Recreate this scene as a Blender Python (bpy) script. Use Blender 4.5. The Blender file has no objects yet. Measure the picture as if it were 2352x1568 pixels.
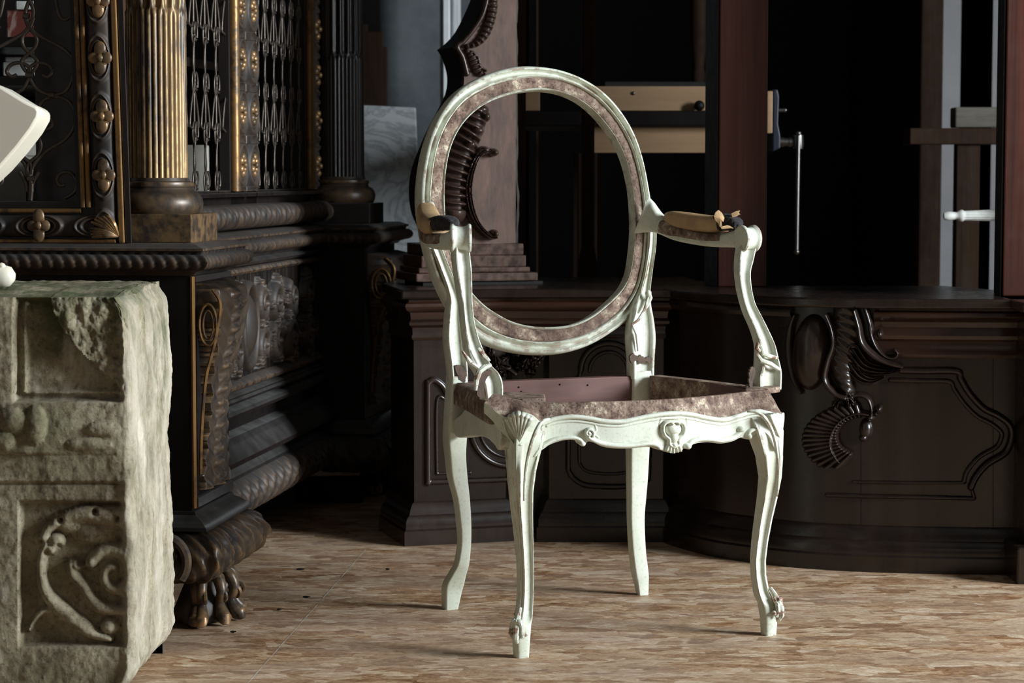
import bpy, bmesh, math, random
import numpy as np
from mathutils import Vector, Matrix, noise

S = bpy.context.scene
COL = S.collection
random.seed(7)
rng = np.random.RandomState(5)

# ------------------------------------------------------------------ camera, world, light, exposure
FPX, HC, PITCH = 5254.0, 0.77, math.atan(384 / 5254)
cam_d = bpy.data.cameras.new('camera')
cam = bpy.data.objects.new('camera', cam_d)
COL.objects.link(cam)
cam.location = (0, 0, HC)
cam.rotation_euler = (math.pi / 2 - PITCH, 0, 0)
cam_d.sensor_width = 36
cam_d.lens = FPX / 2352 * 36
cam_d.clip_start = 0.05
cam_d.dof.use_dof = True
cam_d.dof.focus_distance = 3.85
cam_d.dof.aperture_fstop = 10
S.camera = cam

w = bpy.data.worlds.new('world')
S.world = w
w.use_nodes = True
w.node_tree.nodes['Background'].inputs[0].default_value = (0.55, 0.68, 0.9, 1)
w.node_tree.nodes['Background'].inputs[1].default_value = 0.06

def area(name, loc, target, sx, sy, power, col):
    d = bpy.data.lights.new(name, 'AREA')
    d.shape = 'RECTANGLE'
    d.size, d.size_y = sx, sy
    d.energy = power
    d.color = col
    o = bpy.data.objects.new(name, d)
    COL.objects.link(o)
    o.location = loc
    v = Vector(target) - Vector(loc)
    o.rotation_euler = v.to_track_quat('-Z', 'Y').to_euler()
    return o
# daylight coming in through the window of the right wall
area('window_daylight', (4.42, 2.45, 1.75), (0.0, 3.6, 0.5), 1.55, 1.5, 540, (0.88, 0.95, 1.0))
# weaker daylight from the glazed shop front behind the camera
area('shop_front_daylight', (1.2, -2.4, 2.0), (-0.3, 4.0, 0.5), 1.7, 1.0, 2.6, (1.0, 0.93, 0.82))

S.view_settings.view_transform = 'Standard'
S.view_settings.look = 'None'
S.view_settings.gamma = 1
S.view_settings.use_curve_mapping = False
S.view_settings.exposure = -0.07
try:
    S.cycles.max_bounces = 5
    S.cycles.use_denoising = True
except Exception:
    pass

# ------------------------------------------------------------------ measuring helpers: a sight line meets a real plane
C0 = np.array([0, 0, HC])
CP_, SP_ = math.cos(PITCH), math.sin(PITCH)
def ray(px, py):
    px = np.asarray(px, float); py = np.asarray(py, float)
    x = (px - 1176) / FPX; y = -(py - 784) / FPX
    return np.stack([x, CP_ + y * SP_, -SP_ + y * CP_], -1)
def G(px, py, z=0.0):
    r = ray(px, py); return C0 + r * (((z - HC) / r[..., 2])[..., None])
def PY(px, py, Y):
    r = ray(px, py); return C0 + r * ((Y / r[..., 1])[..., None])
def PL(px, py, p, n):
    r = ray(px, py); p = np.asarray(p); n = np.asarray(n)
    return C0 + r * ((np.dot(p - C0, n) / (r @ n))[..., None])
def to_px(P):
    d = np.asarray(P) - C0
    yc = d[..., 1] * CP_ - d[..., 2] * SP_
    zc = d[..., 1] * SP_ + d[..., 2] * CP_
    return 1176 + FPX * d[..., 0] / yc, 784 - FPX * zc / yc

# ------------------------------------------------------------------ object helpers
ORG = {}
def tag(o, label=None, cat=None, group=None, kind=None):
    if label: o['label'] = label
    if cat: o['category'] = cat
    if group: o['group'] = group
    if kind: o['kind'] = kind
    return o
def thing(name, label, cat, loc=(0, 0, 0), group=None):
    o = bpy.data.objects.new(name, None)
    COL.objects.link(o)
    o.location = loc
    o.empty_display_size = .05
    ORG[o.name] = Vector(loc)
    return tag(o, label, cat, group)
class MB:
    def __init__(s): s.v = []; s.f = []; s.m = []
    def add(s, v, f, m=0):
        k = len(s.v)
        s.v.extend([tuple(map(float, p)) for p in v])
        s.f.extend([tuple(i + k for i in q) for q in f])
        s.m.extend([m] * len(f))
        return s
    def box(s, c, size, yaw=0, m=0):
        c = np.array(c, float); a, b, h = np.array(size, float) / 2
        ex = np.array([math.cos(yaw), math.sin(yaw), 0]); ey = np.array([-math.sin(yaw), math.cos(yaw), 0]); ez = np.array([0, 0, 1])
        v = [c + ex * a * i + ey * b * j + ez * h * k for i in (-1, 1) for j in (-1, 1) for k in (-1, 1)]
        return s.add(v, [(0, 1, 3, 2), (4, 6, 7, 5), (0, 4, 5, 1), (2, 3, 7, 6), (0, 2, 6, 4), (1, 5, 7, 3)], m)
    def loft(s, rings, closed=False, cap=True, m=0, ring_closed=True):
        n = len(rings[0]); R = len(rings); v = [p for r in rings for p in r]; f = []
        for i in range(R if closed else R - 1):
            for j in range(n if ring_closed else n - 1):
                a = i * n + j; b = i * n + (j + 1) % n; i2 = (i + 1) % R
                f.append((a, b, i2 * n + (j + 1) % n, i2 * n + j))
        if cap and not closed and ring_closed:
            f.append(tuple(range(n))[::-1]); f.append(tuple((R - 1) * n + j for j in range(n)))
        return s.add(v, f, m)
    def tube(s, pts, r, n=8, m=0, cap=True, flat=1.0, up=(0, 0, 1)):
        pts = np.array(pts, float); N = len(pts)
        rr = np.interp(np.linspace(0, 1, N), np.linspace(0, 1, len(r)), r) if hasattr(r, '__len__') else [r] * N
        T = np.gradient(pts, axis=0); T /= np.linalg.norm(T, axis=1)[:, None] + 1e-12
        up = np.array(up, float); rings = []
        A = np.cross(T[0], up)
        if np.linalg.norm(A) < 1e-3: A = np.cross(T[0], [1, 0, 0])
        for i in range(N):
            A = A - T[i] * (A @ T[i]); A /= np.linalg.norm(A) + 1e-12
            B = np.cross(T[i], A)
            rings.append([pts[i] + rr[i] * (math.cos(t) * A + flat * math.sin(t) * B) for t in np.linspace(0, 2 * math.pi, n, endpoint=False)])
        return s.loft(rings, cap=cap, m=m)
    def prism(s, poly, off, m=0):
        poly = np.array(poly, float); off = np.array(off, float); n = len(poly)
        v = list(poly) + list(poly + off)
        return s.add(v, [tuple(range(n))[::-1], tuple(range(n, 2 * n))] + [(i, (i + 1) % n, n + (i + 1) % n, n + i) for i in range(n)], m)
    def lathe(s, c, prof, n=32, m=0, a0=0, sq=None):
        c = np.array(c, float); rings = []
        for r, z in prof:
            rings.append([c + np.array([r * math.cos(t), r * math.sin(t), z]) for t in np.linspace(0, 2 * math.pi, n, endpoint=False)])
        return s.loft(rings, m=m)
    def sphere(s, c, r, n=12, m=0):
        r = np.array([r] * 3 if not hasattr(r, '__len__') else r, float); c = np.array(c, float)
        rings = [[c + r * np.array([math.sin(p) * math.cos(t), math.sin(p) * math.sin(t), math.cos(p)]) for t in np.linspace(0, 2 * math.pi, n, endpoint=False)] for p in np.linspace(0.08, math.pi - .08, max(6, n * 2 // 3))]
        return s.loft(rings, m=m)
    def grid(s, P, m=0, flip=False):
        ny, nx = P.shape[:2]
        f = []
        for i in range(ny - 1):
            for j in range(nx - 1):
                q = (i * nx + j, i * nx + j + 1, (i + 1) * nx + j + 1, (i + 1) * nx + j)
                f.append(q[::-1] if flip else q)
        return s.add(P.reshape(-1, 3), f, m)
    def thick(s, P, Q, m=0):
        """closed shell between the outer grid P and the inner grid Q"""
        ny, nx = P.shape[:2]; k = ny * nx
        f = []
        for i in range(ny - 1):
            for j in range(nx - 1):
                q = (i * nx + j, (i + 1) * nx + j, (i + 1) * nx + j + 1, i * nx + j + 1)
                f.append(q); f.append(tuple(k + a for a in q[::-1]))
        b = [j for j in range(nx)] + [i * nx + nx - 1 for i in range(1, ny)] + [(ny - 1) * nx + j for j in range(nx - 2, -1, -1)] + [i * nx for i in range(ny - 2, 0, -1)]
        for a, c in zip(b, b[1:] + b[:1]): f.append((a, c, c + k, a + k))
        return s.add(np.concatenate([P.reshape(-1, 3), Q.reshape(-1, 3)]), f, m)
    def masked(s, P, Q, keep, m=0):
        """closed shell over only the cells where keep is true"""
        ny, nx = P.shape[:2]; k = ny * nx; f = []
        c = keep[:-1, :-1] & keep[1:, :-1] & keep[:-1, 1:] & keep[1:, 1:]
        I = np.argwhere(c)
        for i, j in I:
            q = (i * nx + j, (i + 1) * nx + j, (i + 1) * nx + j + 1, i * nx + j + 1)
            f.append(q)
            for (di, dj, a, b) in ((-1, 0, 3, 0), (1, 0, 1, 2), (0, -1, 0, 1), (0, 1, 2, 3)):
                ii, jj = i + di, j + dj
                if ii < 0 or jj < 0 or ii >= ny - 1 or jj >= nx - 1 or not c[ii, jj]:
                    f.append((q[b], q[a], q[a] + k, q[b] + k))
        V = np.concatenate([P.reshape(-1, 3), Q.reshape(-1, 3)])
        used = sorted({x for q in f for x in q}); mp = {x: n for n, x in enumerate(used)}
        return s.add(V[used], [tuple(mp[x] for x in q) for q in f], m)
    def build(s, name, mats, parent=None, origin=None, smooth=True, bevel=0, auto=40, label=None, recalc=True, sub=0):
        me = bpy.data.meshes.new(name)
        if parent is not None: o0 = ORG[parent.name]
        elif origin is not None: o0 = Vector(origin)
        else:
            a = np.array(s.v); o0 = Vector(((a[:, 0].min() + a[:, 0].max()) / 2, (a[:, 1].min() + a[:, 1].max()) / 2, a[:, 2].min()))
        me.from_pydata([(x - o0.x, y - o0.y, z - o0.z) for x, y, z in s.v], [], s.f)
        o = bpy.data.objects.new(name, me); COL.objects.link(o)
        for mt in (mats if isinstance(mats, (list, tuple)) else [mats]): me.materials.append(mt)
        if any(s.m): me.polygons.foreach_set('material_index', s.m)
        if recalc:
            bm = bmesh.new(); bm.from_mesh(me); bmesh.ops.recalc_face_normals(bm, faces=bm.faces); bm.to_mesh(me); bm.free()
        if smooth:
            me.shade_smooth()
            try: me.set_sharp_from_angle(angle=math.radians(auto))
            except Exception: pass
        if bevel:
            b = o.modifiers.new('bevel', 'BEVEL'); b.width = bevel; b.segments = 2; b.limit_method = 'ANGLE'; b.angle_limit = math.radians(35)
        if sub:
            b = o.modifiers.new('sub', 'SUBSURF'); b.levels = b.render_levels = sub
        ORG[o.name] = o0
        if parent is not None: o.parent = parent
        else: o.location = o0
        if label: o['label'] = label
        return o

def smooth_path(pts, n=60, closed=False):
    P = np.array(pts, float); k = len(P); out = []
    segs = k if closed else k - 1
    for i in range(segs):
        if closed: p0, p1, p2, p3 = P[(i - 1) % k], P[i], P[(i + 1) % k], P[(i + 2) % k]
        else: p0, p1, p2, p3 = P[max(i - 1, 0)], P[i], P[i + 1], P[min(i + 2, k - 1)]
        m = max(2, int(round(n / segs)))
        for t in np.linspace(0, 1, m, endpoint=False):
            out.append(.5 * ((2 * p1) + (p2 - p0) * t + (2 * p0 - 5 * p1 + 4 * p2 - p3) * t * t + (3 * p1 - p0 - 3 * p2 + p3) * t ** 3))
    if not closed: out.append(P[-1])
    return np.array(out)
def spiral(c, r0, r1, a0, turns, n=24, ccw=True):
    t = np.linspace(0, 1, n); a = a0 + (1 if ccw else -1) * t * turns * 2 * math.pi; r = r0 + (r1 - r0) * t
    return np.stack([c[0] + r * np.cos(a), c[1] + r * np.sin(a)], -1)

class Field:
    """a carved height field over the points X, Y"""
    def __init__(s, X, Y): s.X = X; s.Y = Y; s.H = np.zeros_like(X, float)
    def near(s, pts):
        pts = np.array(pts, float)
        best = np.full(s.X.shape, 1e9); sd = np.zeros(s.X.shape); al = np.zeros(s.X.shape); L = 0; acc = []
        for i in range(len(pts) - 1):
            a, b = pts[i], pts[i + 1]; d = b - a; l = np.hypot(*d) + 1e-9; d = d / l
            rx, ry = s.X - a[0], s.Y - a[1]
            t = np.clip(rx * d[0] + ry * d[1], 0, l)
            qx, qy = rx - t * d[0], ry - t * d[1]; D = np.hypot(qx, qy)
            k = D < best
            best = np.where(k, D, best); al = np.where(k, L + t, al); sd = np.where(k, np.sign(d[0] * ry - d[1] * rx) * D, sd); L += l
        return best, sd, al, L
    def put(s, h, mode='max', mask=None):
        if mode == 'max': s.H = np.maximum(s.H, h)
        elif mode == 'over': s.H = np.where(mask, h, s.H)
        else: s.H = s.H + h
    def bead(s, pts, r, h, mode='max', base=0.0):
        D, sd, al, L = s.near(pts)
        rr = np.interp(al / L, np.linspace(0, 1, len(r)), r) if hasattr(r, '__len__') else r
        q = np.clip(1 - (D / rr) ** 2, 0, 1)
        hh = h * np.sqrt(q)
        s.put(np.where(D < rr, base + hh, 0), mode)
    def groove(s, pts, r, h):
        D, sd, al, L = s.near(pts)
        s.H = s.H - h * np.exp(-(D / r) ** 2 * 1.5)
    def band(s, pts, wd, h, ribs=0, depth=.35, lines=0, tilt=0.0, edge=0.0, mode='max'):
        D, sd, al, L = s.near(pts)
        t = al / L
        ww = np.interp(t, np.linspace(0, 1, len(wd)), wd) if hasattr(wd, '__len__') else wd
        q = np.clip(1 - (D / ww) ** 2, 0, 1)
        mod = 1.0
        if ribs: mod = mod * (1 - depth * (.5 - .5 * np.cos(2 * math.pi * (ribs * t + tilt * sd / ww))))
        if lines: mod = mod * (1 - depth * (.5 - .5 * np.cos(2 * math.pi * lines * sd / ww / 2)))
        hh = h * q ** .45 * mod
        if edge: hh = hh + edge * np.exp(-((D / ww - .85) / .12) ** 2) * (D < ww)
        s.put(np.where(D < ww, hh, 0), mode)
    def blob(s, c, rx, ry, h, rot=0, mode='max', p=.5):
        dx, dy = s.X - c[0], s.Y - c[1]; cr, sr = math.cos(rot), math.sin(rot)
        a = (dx * cr + dy * sr) / rx; b = (-dx * sr + dy * cr) / ry
        q = np.clip(1 - a * a - b * b, 0, 1)
        s.put(h * q ** p, mode)
    def leaf(s, c, ang, length, wid, h, lobes=5):
        """acanthus-like leaf starting at c"""
        dx, dy = s.X - c[0], s.Y - c[1]; ca, sa = math.cos(ang), math.sin(ang)
        a = (dx * ca + dy * sa) / length; b = (-dx * sa + dy * ca) / wid
        wl = np.sin(np.clip(a, 0, 1) ** .8 * math.pi) * (1 + .22 * np.cos(a * lobes * 2 * math.pi))
        q = np.clip(1 - (np.abs(b) / (wl + 1e-6)) ** 2, 0, 1) * ((a > 0) & (a < 1))
        vein = 1 - .5 * np.exp(-(b / .12) ** 2) - .2 * (.5 + .5 * np.cos((np.abs(b) * 3 - a * lobes) * 2 * math.pi))
        s.put(h * q ** .5 * vein)

# ------------------------------------------------------------------ materials
def mat(name):
    m = bpy.data.materials.new(name); m.use_nodes = True
    nt = m.node_tree; b = nt.nodes['Principled BSDF']
    return m, nt, b
def N(nt, t, **kw):
    n = nt.nodes.new(t)
    for k, v in kw.items():
        if k in n.inputs: n.inputs[k].default_value = v
        else: setattr(n, k, v)
    return n
def coords(nt, scale=(1, 1, 1), rot=(0, 0, 0)):
    g = N(nt, 'ShaderNodeNewGeometry'); mp = N(nt, 'ShaderNodeMapping')
    mp.inputs['Scale'].default_value = scale; mp.inputs['Rotation'].default_value = rot
    nt.links.new(g.outputs['Position'], mp.inputs['Vector']); return mp.outputs[0]
def noise_n(nt, vec, scale, detail=4, rough=.55, dist=0):
    n = N(nt, 'ShaderNodeTexNoise'); n.inputs['Scale'].default_value = scale; n.inputs['Detail'].default_value = detail
    n.inputs['Roughness'].default_value = rough; n.inputs['Distortion'].default_value = dist
    nt.links.new(vec, n.inputs['Vector']); return n.outputs['Fac']
def ramp(nt, fac, stops):
    r = N(nt, 'ShaderNodeValToRGB'); e = r.color_ramp.elements
    while len(e) < len(stops): e.new(.5)
    for i, (p, c) in enumerate(stops):
        e[i].position = p; e[i].color = (*c, 1) if len(c) == 3 else c
    nt.links.new(fac, r.inputs[0]); return r.outputs[0]
def mix(nt, fac, a, b):
    n = N(nt, 'ShaderNodeMix'); n.data_type = 'RGBA'
    for s_, v in ((0, fac), (6, a), (7, b)):
        if isinstance(v, tuple): n.inputs[s_].default_value = (*v, 1)
        elif isinstance(v, (int, float)): n.inputs[s_].default_value = v
        else: nt.links.new(v, n.inputs[s_])
    return n.outputs[2]
def math_n(nt, op, a, b=0.0, clamp=False):
    n = N(nt, 'ShaderNodeMath'); n.operation = op; n.use_clamp = clamp
    for i, v in enumerate((a, b)):
        if isinstance(v, (int, float)): n.inputs[i].default_value = v
        else: nt.links.new(v, n.inputs[i])
    return n.outputs[0]
def point_n(nt, lo, hi):
    g = N(nt, 'ShaderNodeNewGeometry')
    m_ = N(nt, 'ShaderNodeMapRange'); m_.inputs[1].default_value = lo; m_.inputs[2].default_value = hi
    nt.links.new(g.outputs['Pointiness'], m_.inputs[0]); return m_.outputs[0]
def bump(nt, b, h, strength=.3, dist=.002):
    n = N(nt, 'ShaderNodeBump'); n.inputs['Strength'].default_value = strength; n.inputs['Distance'].default_value = dist
    nt.links.new(h, n.inputs['Height']); nt.links.new(n.outputs[0], b.inputs['Normal'])
def setc(nt, b, col): 
    if isinstance(col, tuple): b.inputs['Base Color'].default_value = (*col, 1)
    else: nt.links.new(col, b.inputs['Base Color'])

def m_plain(name, col, rough=.5, metal=0.0, var=.25, sc=12, stretch=(1, 1, 1), bmp=.1):
    m, nt, b = mat(name); v = coords(nt, stretch); f = noise_n(nt, v, sc, 6)
    c = tuple(x * (1 - var) for x in col); d = tuple(min(1, x * (1 + var)) for x in col)
    setc(nt, b, ramp(nt, f, [(.3, c), (.7, d)])); b.inputs['Roughness'].default_value = rough; b.inputs['Metallic'].default_value = metal
    if bmp: bump(nt, b, f, bmp)
    return m
def m_wood(name, dark, light, rough=.4, sc=9, stretch=(1, 1, .08), coat=.0, edge=None, bmp=.15, spec=.5, dust=None):
    m, nt, b = mat(name); v = coords(nt, stretch)
    f = noise_n(nt, v, sc, 8, .65, 1.2); f2 = noise_n(nt, v, sc * 9, 4)
    fm = math_n(nt, 'ADD', math_n(nt, 'MULTIPLY', f, .7), math_n(nt, 'MULTIPLY', f2, .3))
    col = ramp(nt, fm, [(.34, dark), (.66, light)])
    if edge:
        p = point_n(nt, edge[1], edge[2]); nn = noise_n(nt, coords(nt), 60, 4)
        fac = math_n(nt, 'MULTIPLY', p, ramp(nt, nn, [(.35, (0, 0, 0)), (.6, (1, 1, 1))]), True)
        col = mix(nt, fac, col, edge[0])
    if dust:
        g = N(nt, 'ShaderNodeNewGeometry'); sp = N(nt, 'ShaderNodeSeparateXYZ'); nt.links.new(g.outputs['True Normal'], sp.inputs[0])
        dn = math_n(nt, 'MULTIPLY', math_n(nt, 'POWER', math_n(nt, 'MAXIMUM', sp.outputs[2], 0.0), 2.0), ramp(nt, noise_n(nt, coords(nt), 25, 5), [(.3, (.4, .4, .4)), (.7, (1, 1, 1))]), True)
        col = mix(nt, math_n(nt, 'MULTIPLY', dn, dust[1]), col, dust[0])
    setc(nt, b, col)
    nr = noise_n(nt, coords(nt), 30, 5)
    mr = N(nt, 'ShaderNodeMapRange'); mr.inputs[3].default_value = rough * .75; mr.inputs[4].default_value = rough * 1.35
    nt.links.new(nr, mr.inputs[0]); nt.links.new(mr.outputs[0], b.inputs['Roughness'])
    b.inputs['Coat Weight'].default_value = coat; b.inputs['Coat Roughness'].default_value = .18
    b.inputs['Specular IOR Level'].default_value = spec
    if bmp: bump(nt, b, fm, bmp, .001)
    return m
def m_gilt(name, dark, gold, lo, hi, metal=.7, base_gold=0.0, rough=.38, dust=None):
    """dark stained carving whose raised parts keep rubbed gilding"""
    m, nt, b = mat(name)
    p = point_n(nt, lo, hi); n1 = noise_n(nt, coords(nt), 45, 6, .6); n2 = noise_n(nt, coords(nt, (1, 1, .15)), 30, 5)
    fac = math_n(nt, 'ADD', math_n(nt, 'MULTIPLY', p, ramp(nt, n1, [(.4, (0, 0, 0)), (.62, (1, 1, 1))])), math_n(nt, 'MULTIPLY', base_gold, ramp(nt, n2, [(.40, (0, 0, 0)), (.56, (1, 1, 1))])), True)
    col = mix(nt, fac, dark, gold)
    if dust:
        g = N(nt, 'ShaderNodeNewGeometry'); sp = N(nt, 'ShaderNodeSeparateXYZ'); nt.links.new(g.outputs['Normal'], sp.inputs[0])
        dn = math_n(nt, 'MULTIPLY', math_n(nt, 'POWER', math_n(nt, 'MAXIMUM', sp.outputs[2], 0.0), 1.5), dust[1], True)
        col = mix(nt, dn, col, dust[0])
    setc(nt, b, col)
    nt.links.new(math_n(nt, 'MULTIPLY', fac, metal), b.inputs['Metallic'])
    b.inputs['Roughness'].default_value = rough
    bump(nt, b, n1, .25, .0008)
    return m

def m_paint():
    m, nt, b = mat('old_cream_paint')
    g = coords(nt)
    tone = ramp(nt, noise_n(nt, g, 9, 6, .6), [(.3, (.52, .54, .42)), (.55, (.64, .67, .57)), (.75, (.69, .72, .63))])
    fine = ramp(nt, noise_n(nt, g, 220, 3), [(.30, (.82, .82, .80)), (.45, (1, 1, 1))])
    mm = N(nt, 'ShaderNodeMix'); mm.data_type = 'RGBA'; mm.blend_type = 'MULTIPLY'; mm.inputs[0].default_value = 1
    nt.links.new(tone, mm.inputs[6]); nt.links.new(fine, mm.inputs[7]); tone = mm.outputs[2]
    p = point_n(nt, .525, .59)
    n1 = noise_n(nt, g, 55, 5, .65)
    f = math_n(nt, 'MULTIPLY', p, ramp(nt, n1, [(.50, (0, 0, 0)), (.56, (1, 1, 1))]), True)
    chips = ramp(nt, noise_n(nt, g, 38, 7, .7), [(.70, (0, 0, 0)), (.72, (1, 1, 1))])
    f2 = math_n(nt, 'MAXIMUM', f, math_n(nt, 'MULTIPLY', chips, .8))
    cr = N(nt, 'ShaderNodeMapRange'); cr.inputs[1].default_value = .485; cr.inputs[2].default_value = .44
    gg = N(nt, 'ShaderNodeNewGeometry'); nt.links.new(gg.outputs['Pointiness'], cr.inputs[0])
    grime = math_n(nt, 'MULTIPLY', cr.outputs[0], ramp(nt, noise_n(nt, g, 30, 4), [(.42, (0, 0, 0)), (.62, (.8, .8, .8))]), True)
    c = mix(nt, grime, tone, (.20, .12, .075))
    c = mix(nt, f2, c, (.24, .13, .09))
    setc(nt, b, c)
    b.inputs['Roughness'].default_value = .42
    bump(nt, b, math_n(nt, 'ADD', noise_n(nt, g, 120, 5), math_n(nt, 'MULTIPLY', f2, -1.0)), .25, .0008)
    return m
def m_tack():
    m, nt, b = mat('bare_wood_with_tack_holes')
    g = coords(nt)
    f = noise_n(nt, g, 42, 8, .72)
    c = ramp(nt, f, [(.32, (.030, .016, .010)), (.42, (.11, .062, .042)), (.50, (.22, .145, .105)), (.57, (.30, .22, .165)), (.62, (.55, .47, .34)), (.75, (.68, .60, .45))])
    big = ramp(nt, noise_n(nt, g, 7, 3), [(.40, (.0, .0, .0)), (.56, (1, 1, 1))])
    c = mix(nt, math_n(nt, 'MULTIPLY', big, .42), c, (.085, .048, .032))
    v = N(nt, 'ShaderNodeTexVoronoi'); v.inputs['Scale'].default_value = 170; nt.links.new(g, v.inputs['Vector'])
    h = ramp(nt, v.outputs['Distance'], [(.18, (0, 0, 0)), (.3, (1, 1, 1))])
    mm = N(nt, 'ShaderNodeMix'); mm.data_type = 'RGBA'; mm.blend_type = 'MULTIPLY'; mm.inputs[0].default_value = .55
    nt.links.new(c, mm.inputs[6]); nt.links.new(h, mm.inputs[7])
    setc(nt, b, mm.outputs[2]); b.inputs['Roughness'].default_value = .75
    bump(nt, b, f, .9, .003)
    return m
def m_floor():
    m, nt, b = mat('oriented_strand_board')
    def layer(rot, sx, sy, sd):
        v = N(nt, 'ShaderNodeTexVoronoi'); v.inputs['Scale'].default_value = 1
        mp = coords(nt, (sx, sy, 1), (0, 0, rot))
        nz = N(nt, 'ShaderNodeTexNoise'); nz.inputs['Scale'].default_value = 3; nz.inputs['Detail'].default_value = 3
        nt.links.new(mp, nz.inputs['Vector'])
        ad = N(nt, 'ShaderNodeMix'); ad.data_type = 'VECTOR'; ad.inputs[0].default_value = .22
        nt.links.new(mp, ad.inputs[4]); nt.links.new(nz.outputs['Color'], ad.inputs[5])
        nt.links.new(ad.outputs[1], v.inputs['Vector'])
        s_ = N(nt, 'ShaderNodeSeparateColor'); nt.links.new(v.outputs['Color'], s_.inputs[0])
        return s_.outputs[0], s_.outputs[1]
    a, a2 = layer(.5, 20, 44, 0); c, c2 = layer(-.75, 22, 50, 1); d, d2 = layer(1.45, 24, 54, 2)
    sel = ramp(nt, a2, [(.49, (0, 0, 0)), (.51, (1, 1, 1))]); sel2 = ramp(nt, c2, [(.62, (0, 0, 0)), (.64, (1, 1, 1))])
    f = mix(nt, sel2, mix(nt, sel, a, c), d)
    grain = noise_n(nt, coords(nt, (1, 1.7, 1), (0, 0, .25)), 52, 9, .80, .8)
    ff = math_n(nt, 'ADD', math_n(nt, 'MULTIPLY', f, .22), math_n(nt, 'MULTIPLY', grain, .80))
    tan = ramp(nt, ff, [(.32, (.11, .046, .018)), (.42, (.26, .130, .056)), (.51, (.41, .250, .134)), (.595, (.54, .385, .245)), (.70, (.76, .63, .48))])
    worn = ramp(nt, noise_n(nt, coords(nt, (1, 1.8, 1)), 3.2, 8, .7), [(.38, (0, 0, 0)), (.64, (1, 1, 1))])
    c1 = mix(nt, math_n(nt, 'MULTIPLY', worn, .45), tan, (.42, .34, .27))
    sc = ramp(nt, noise_n(nt, coords(nt, (3, 30, 1), (0, 0, .35)), 9, 6, .8), [(.60, (0, 0, 0)), (.70, (1, 1, 1))])
    sc2 = ramp(nt, noise_n(nt, coords(nt, (30, 3, 1), (0, 0, .2)), 8, 6, .8), [(.66, (0, 0, 0)), (.72, (1, 1, 1))])
    c1 = mix(nt, math_n(nt, 'MULTIPLY', sc, .60), c1, (.66, .61, .53)); c1 = mix(nt, math_n(nt, 'MULTIPLY', sc2, .30), c1, (.62, .57, .50))
    sp = ramp(nt, noise_n(nt, coords(nt, (1, 2, 1)), 26, 6, .7), [(.68, (0, 0, 0)), (.73, (1, 1, 1))])
    c1 = mix(nt, math_n(nt, 'MULTIPLY', sp, .75), c1, (.09, .05, .03))
    setc(nt, b, c1); b.inputs['Roughness'].default_value = .50; b.inputs['Specular IOR Level'].default_value = .35
    bump(nt, b, ff, .35, .002)
    return m
def m_stone():
    m, nt, b = mat('weathered_limestone')
    g = coords(nt)
    base = ramp(nt, noise_n(nt, g, 14, 8, .7), [(.3, (.15, .12, .07)), (.5, (.30, .25, .165)), (.7, (.50, .44, .32))])
    pits = ramp(nt, noise_n(nt, g, 130, 4, .7), [(.33, (.35, .33, .28)), (.48, (1, 1, 1))])
    mm = N(nt, 'ShaderNodeMix'); mm.data_type = 'RGBA'; mm.blend_type = 'MULTIPLY'; mm.inputs[0].default_value = .8
    nt.links.new(base, mm.inputs[6]); nt.links.new(pits, mm.inputs[7])
    sx = N(nt, 'ShaderNodeSeparateXYZ'); gg = N(nt, 'ShaderNodeNewGeometry'); nt.links.new(gg.outputs['Position'], sx.inputs[0])
    up = N(nt, 'ShaderNodeMapRange'); up.inputs[1].default_value = .30; up.inputs[2].default_value = .62; nt.links.new(sx.outputs[2], up.inputs[0])
    moss = math_n(nt, 'MULTIPLY', ramp(nt, noise_n(nt, g, 11, 9, .75), [(.42, (0, 0, 0)), (.58, (1, 1, 1))]), math_n(nt, 'ADD', math_n(nt, 'MULTIPLY', up.outputs[0], .75), .25), True)
    c = mix(nt, moss, mm.outputs[2], (.075, .095, .032))
    black = math_n(nt, 'MULTIPLY', ramp(nt, noise_n(nt, g, 19, 9, .75), [(.52, (0, 0, 0)), (.66, (1, 1, 1))]), math_n(nt, 'ADD', math_n(nt, 'MULTIPLY', up.outputs[0], .6), .1), True)
    c = mix(nt, black, c, (.045, .045, .035))
    lime_and_lit_side = ramp(nt, noise_n(nt, coords(nt, (1, 1, .3)), 16, 8, .7), [(.55, (0, 0, 0)), (.68, (1, 1, 1))])
    split_at = N(nt, 'ShaderNodeMapRange'); split_at.inputs[1].default_value = -.578; split_at.inputs[2].default_value = -.545; nt.links.new(sx.outputs[0], split_at.inputs[0])
    lime_and_lit_side = math_n(nt, 'ADD', math_n(nt, 'MULTIPLY', lime_and_lit_side, .6), math_n(nt, 'MULTIPLY', split_at.outputs[0], ramp(nt, noise_n(nt, coords(nt, (1, 1, .35)), 12, 8, .7), [(.38, (0, 0, 0)), (.62, (.8, .8, .8))])), True)  # random lime, plus the window-side face whitened to imitate its lit brightness
    c = mix(nt, lime_and_lit_side, c, (.64, .58, .47))
    setc(nt, b, c); b.inputs['Roughness'].default_value = .9
    bump(nt, b, noise_n(nt, g, 60, 10, .75), .7, .004)
    return m
def m_marble(name, base, vein, sc=6):
    m, nt, b = mat(name)
    n = noise_n(nt, coords(nt, (1, 1, 1), (.3, .5, .2)), sc, 8, .6, 2.5)
    v = ramp(nt, n, [(.44, base), (.492, vein), (.508, vein), (.56, base)])
    cl = ramp(nt, noise_n(nt, coords(nt), sc * .6, 4), [(.3, tuple(x * .8 for x in base)), (.7, base)])
    setc(nt, b, mix(nt, .5, v, cl)); b.inputs['Roughness'].default_value = .35
    return m
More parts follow.
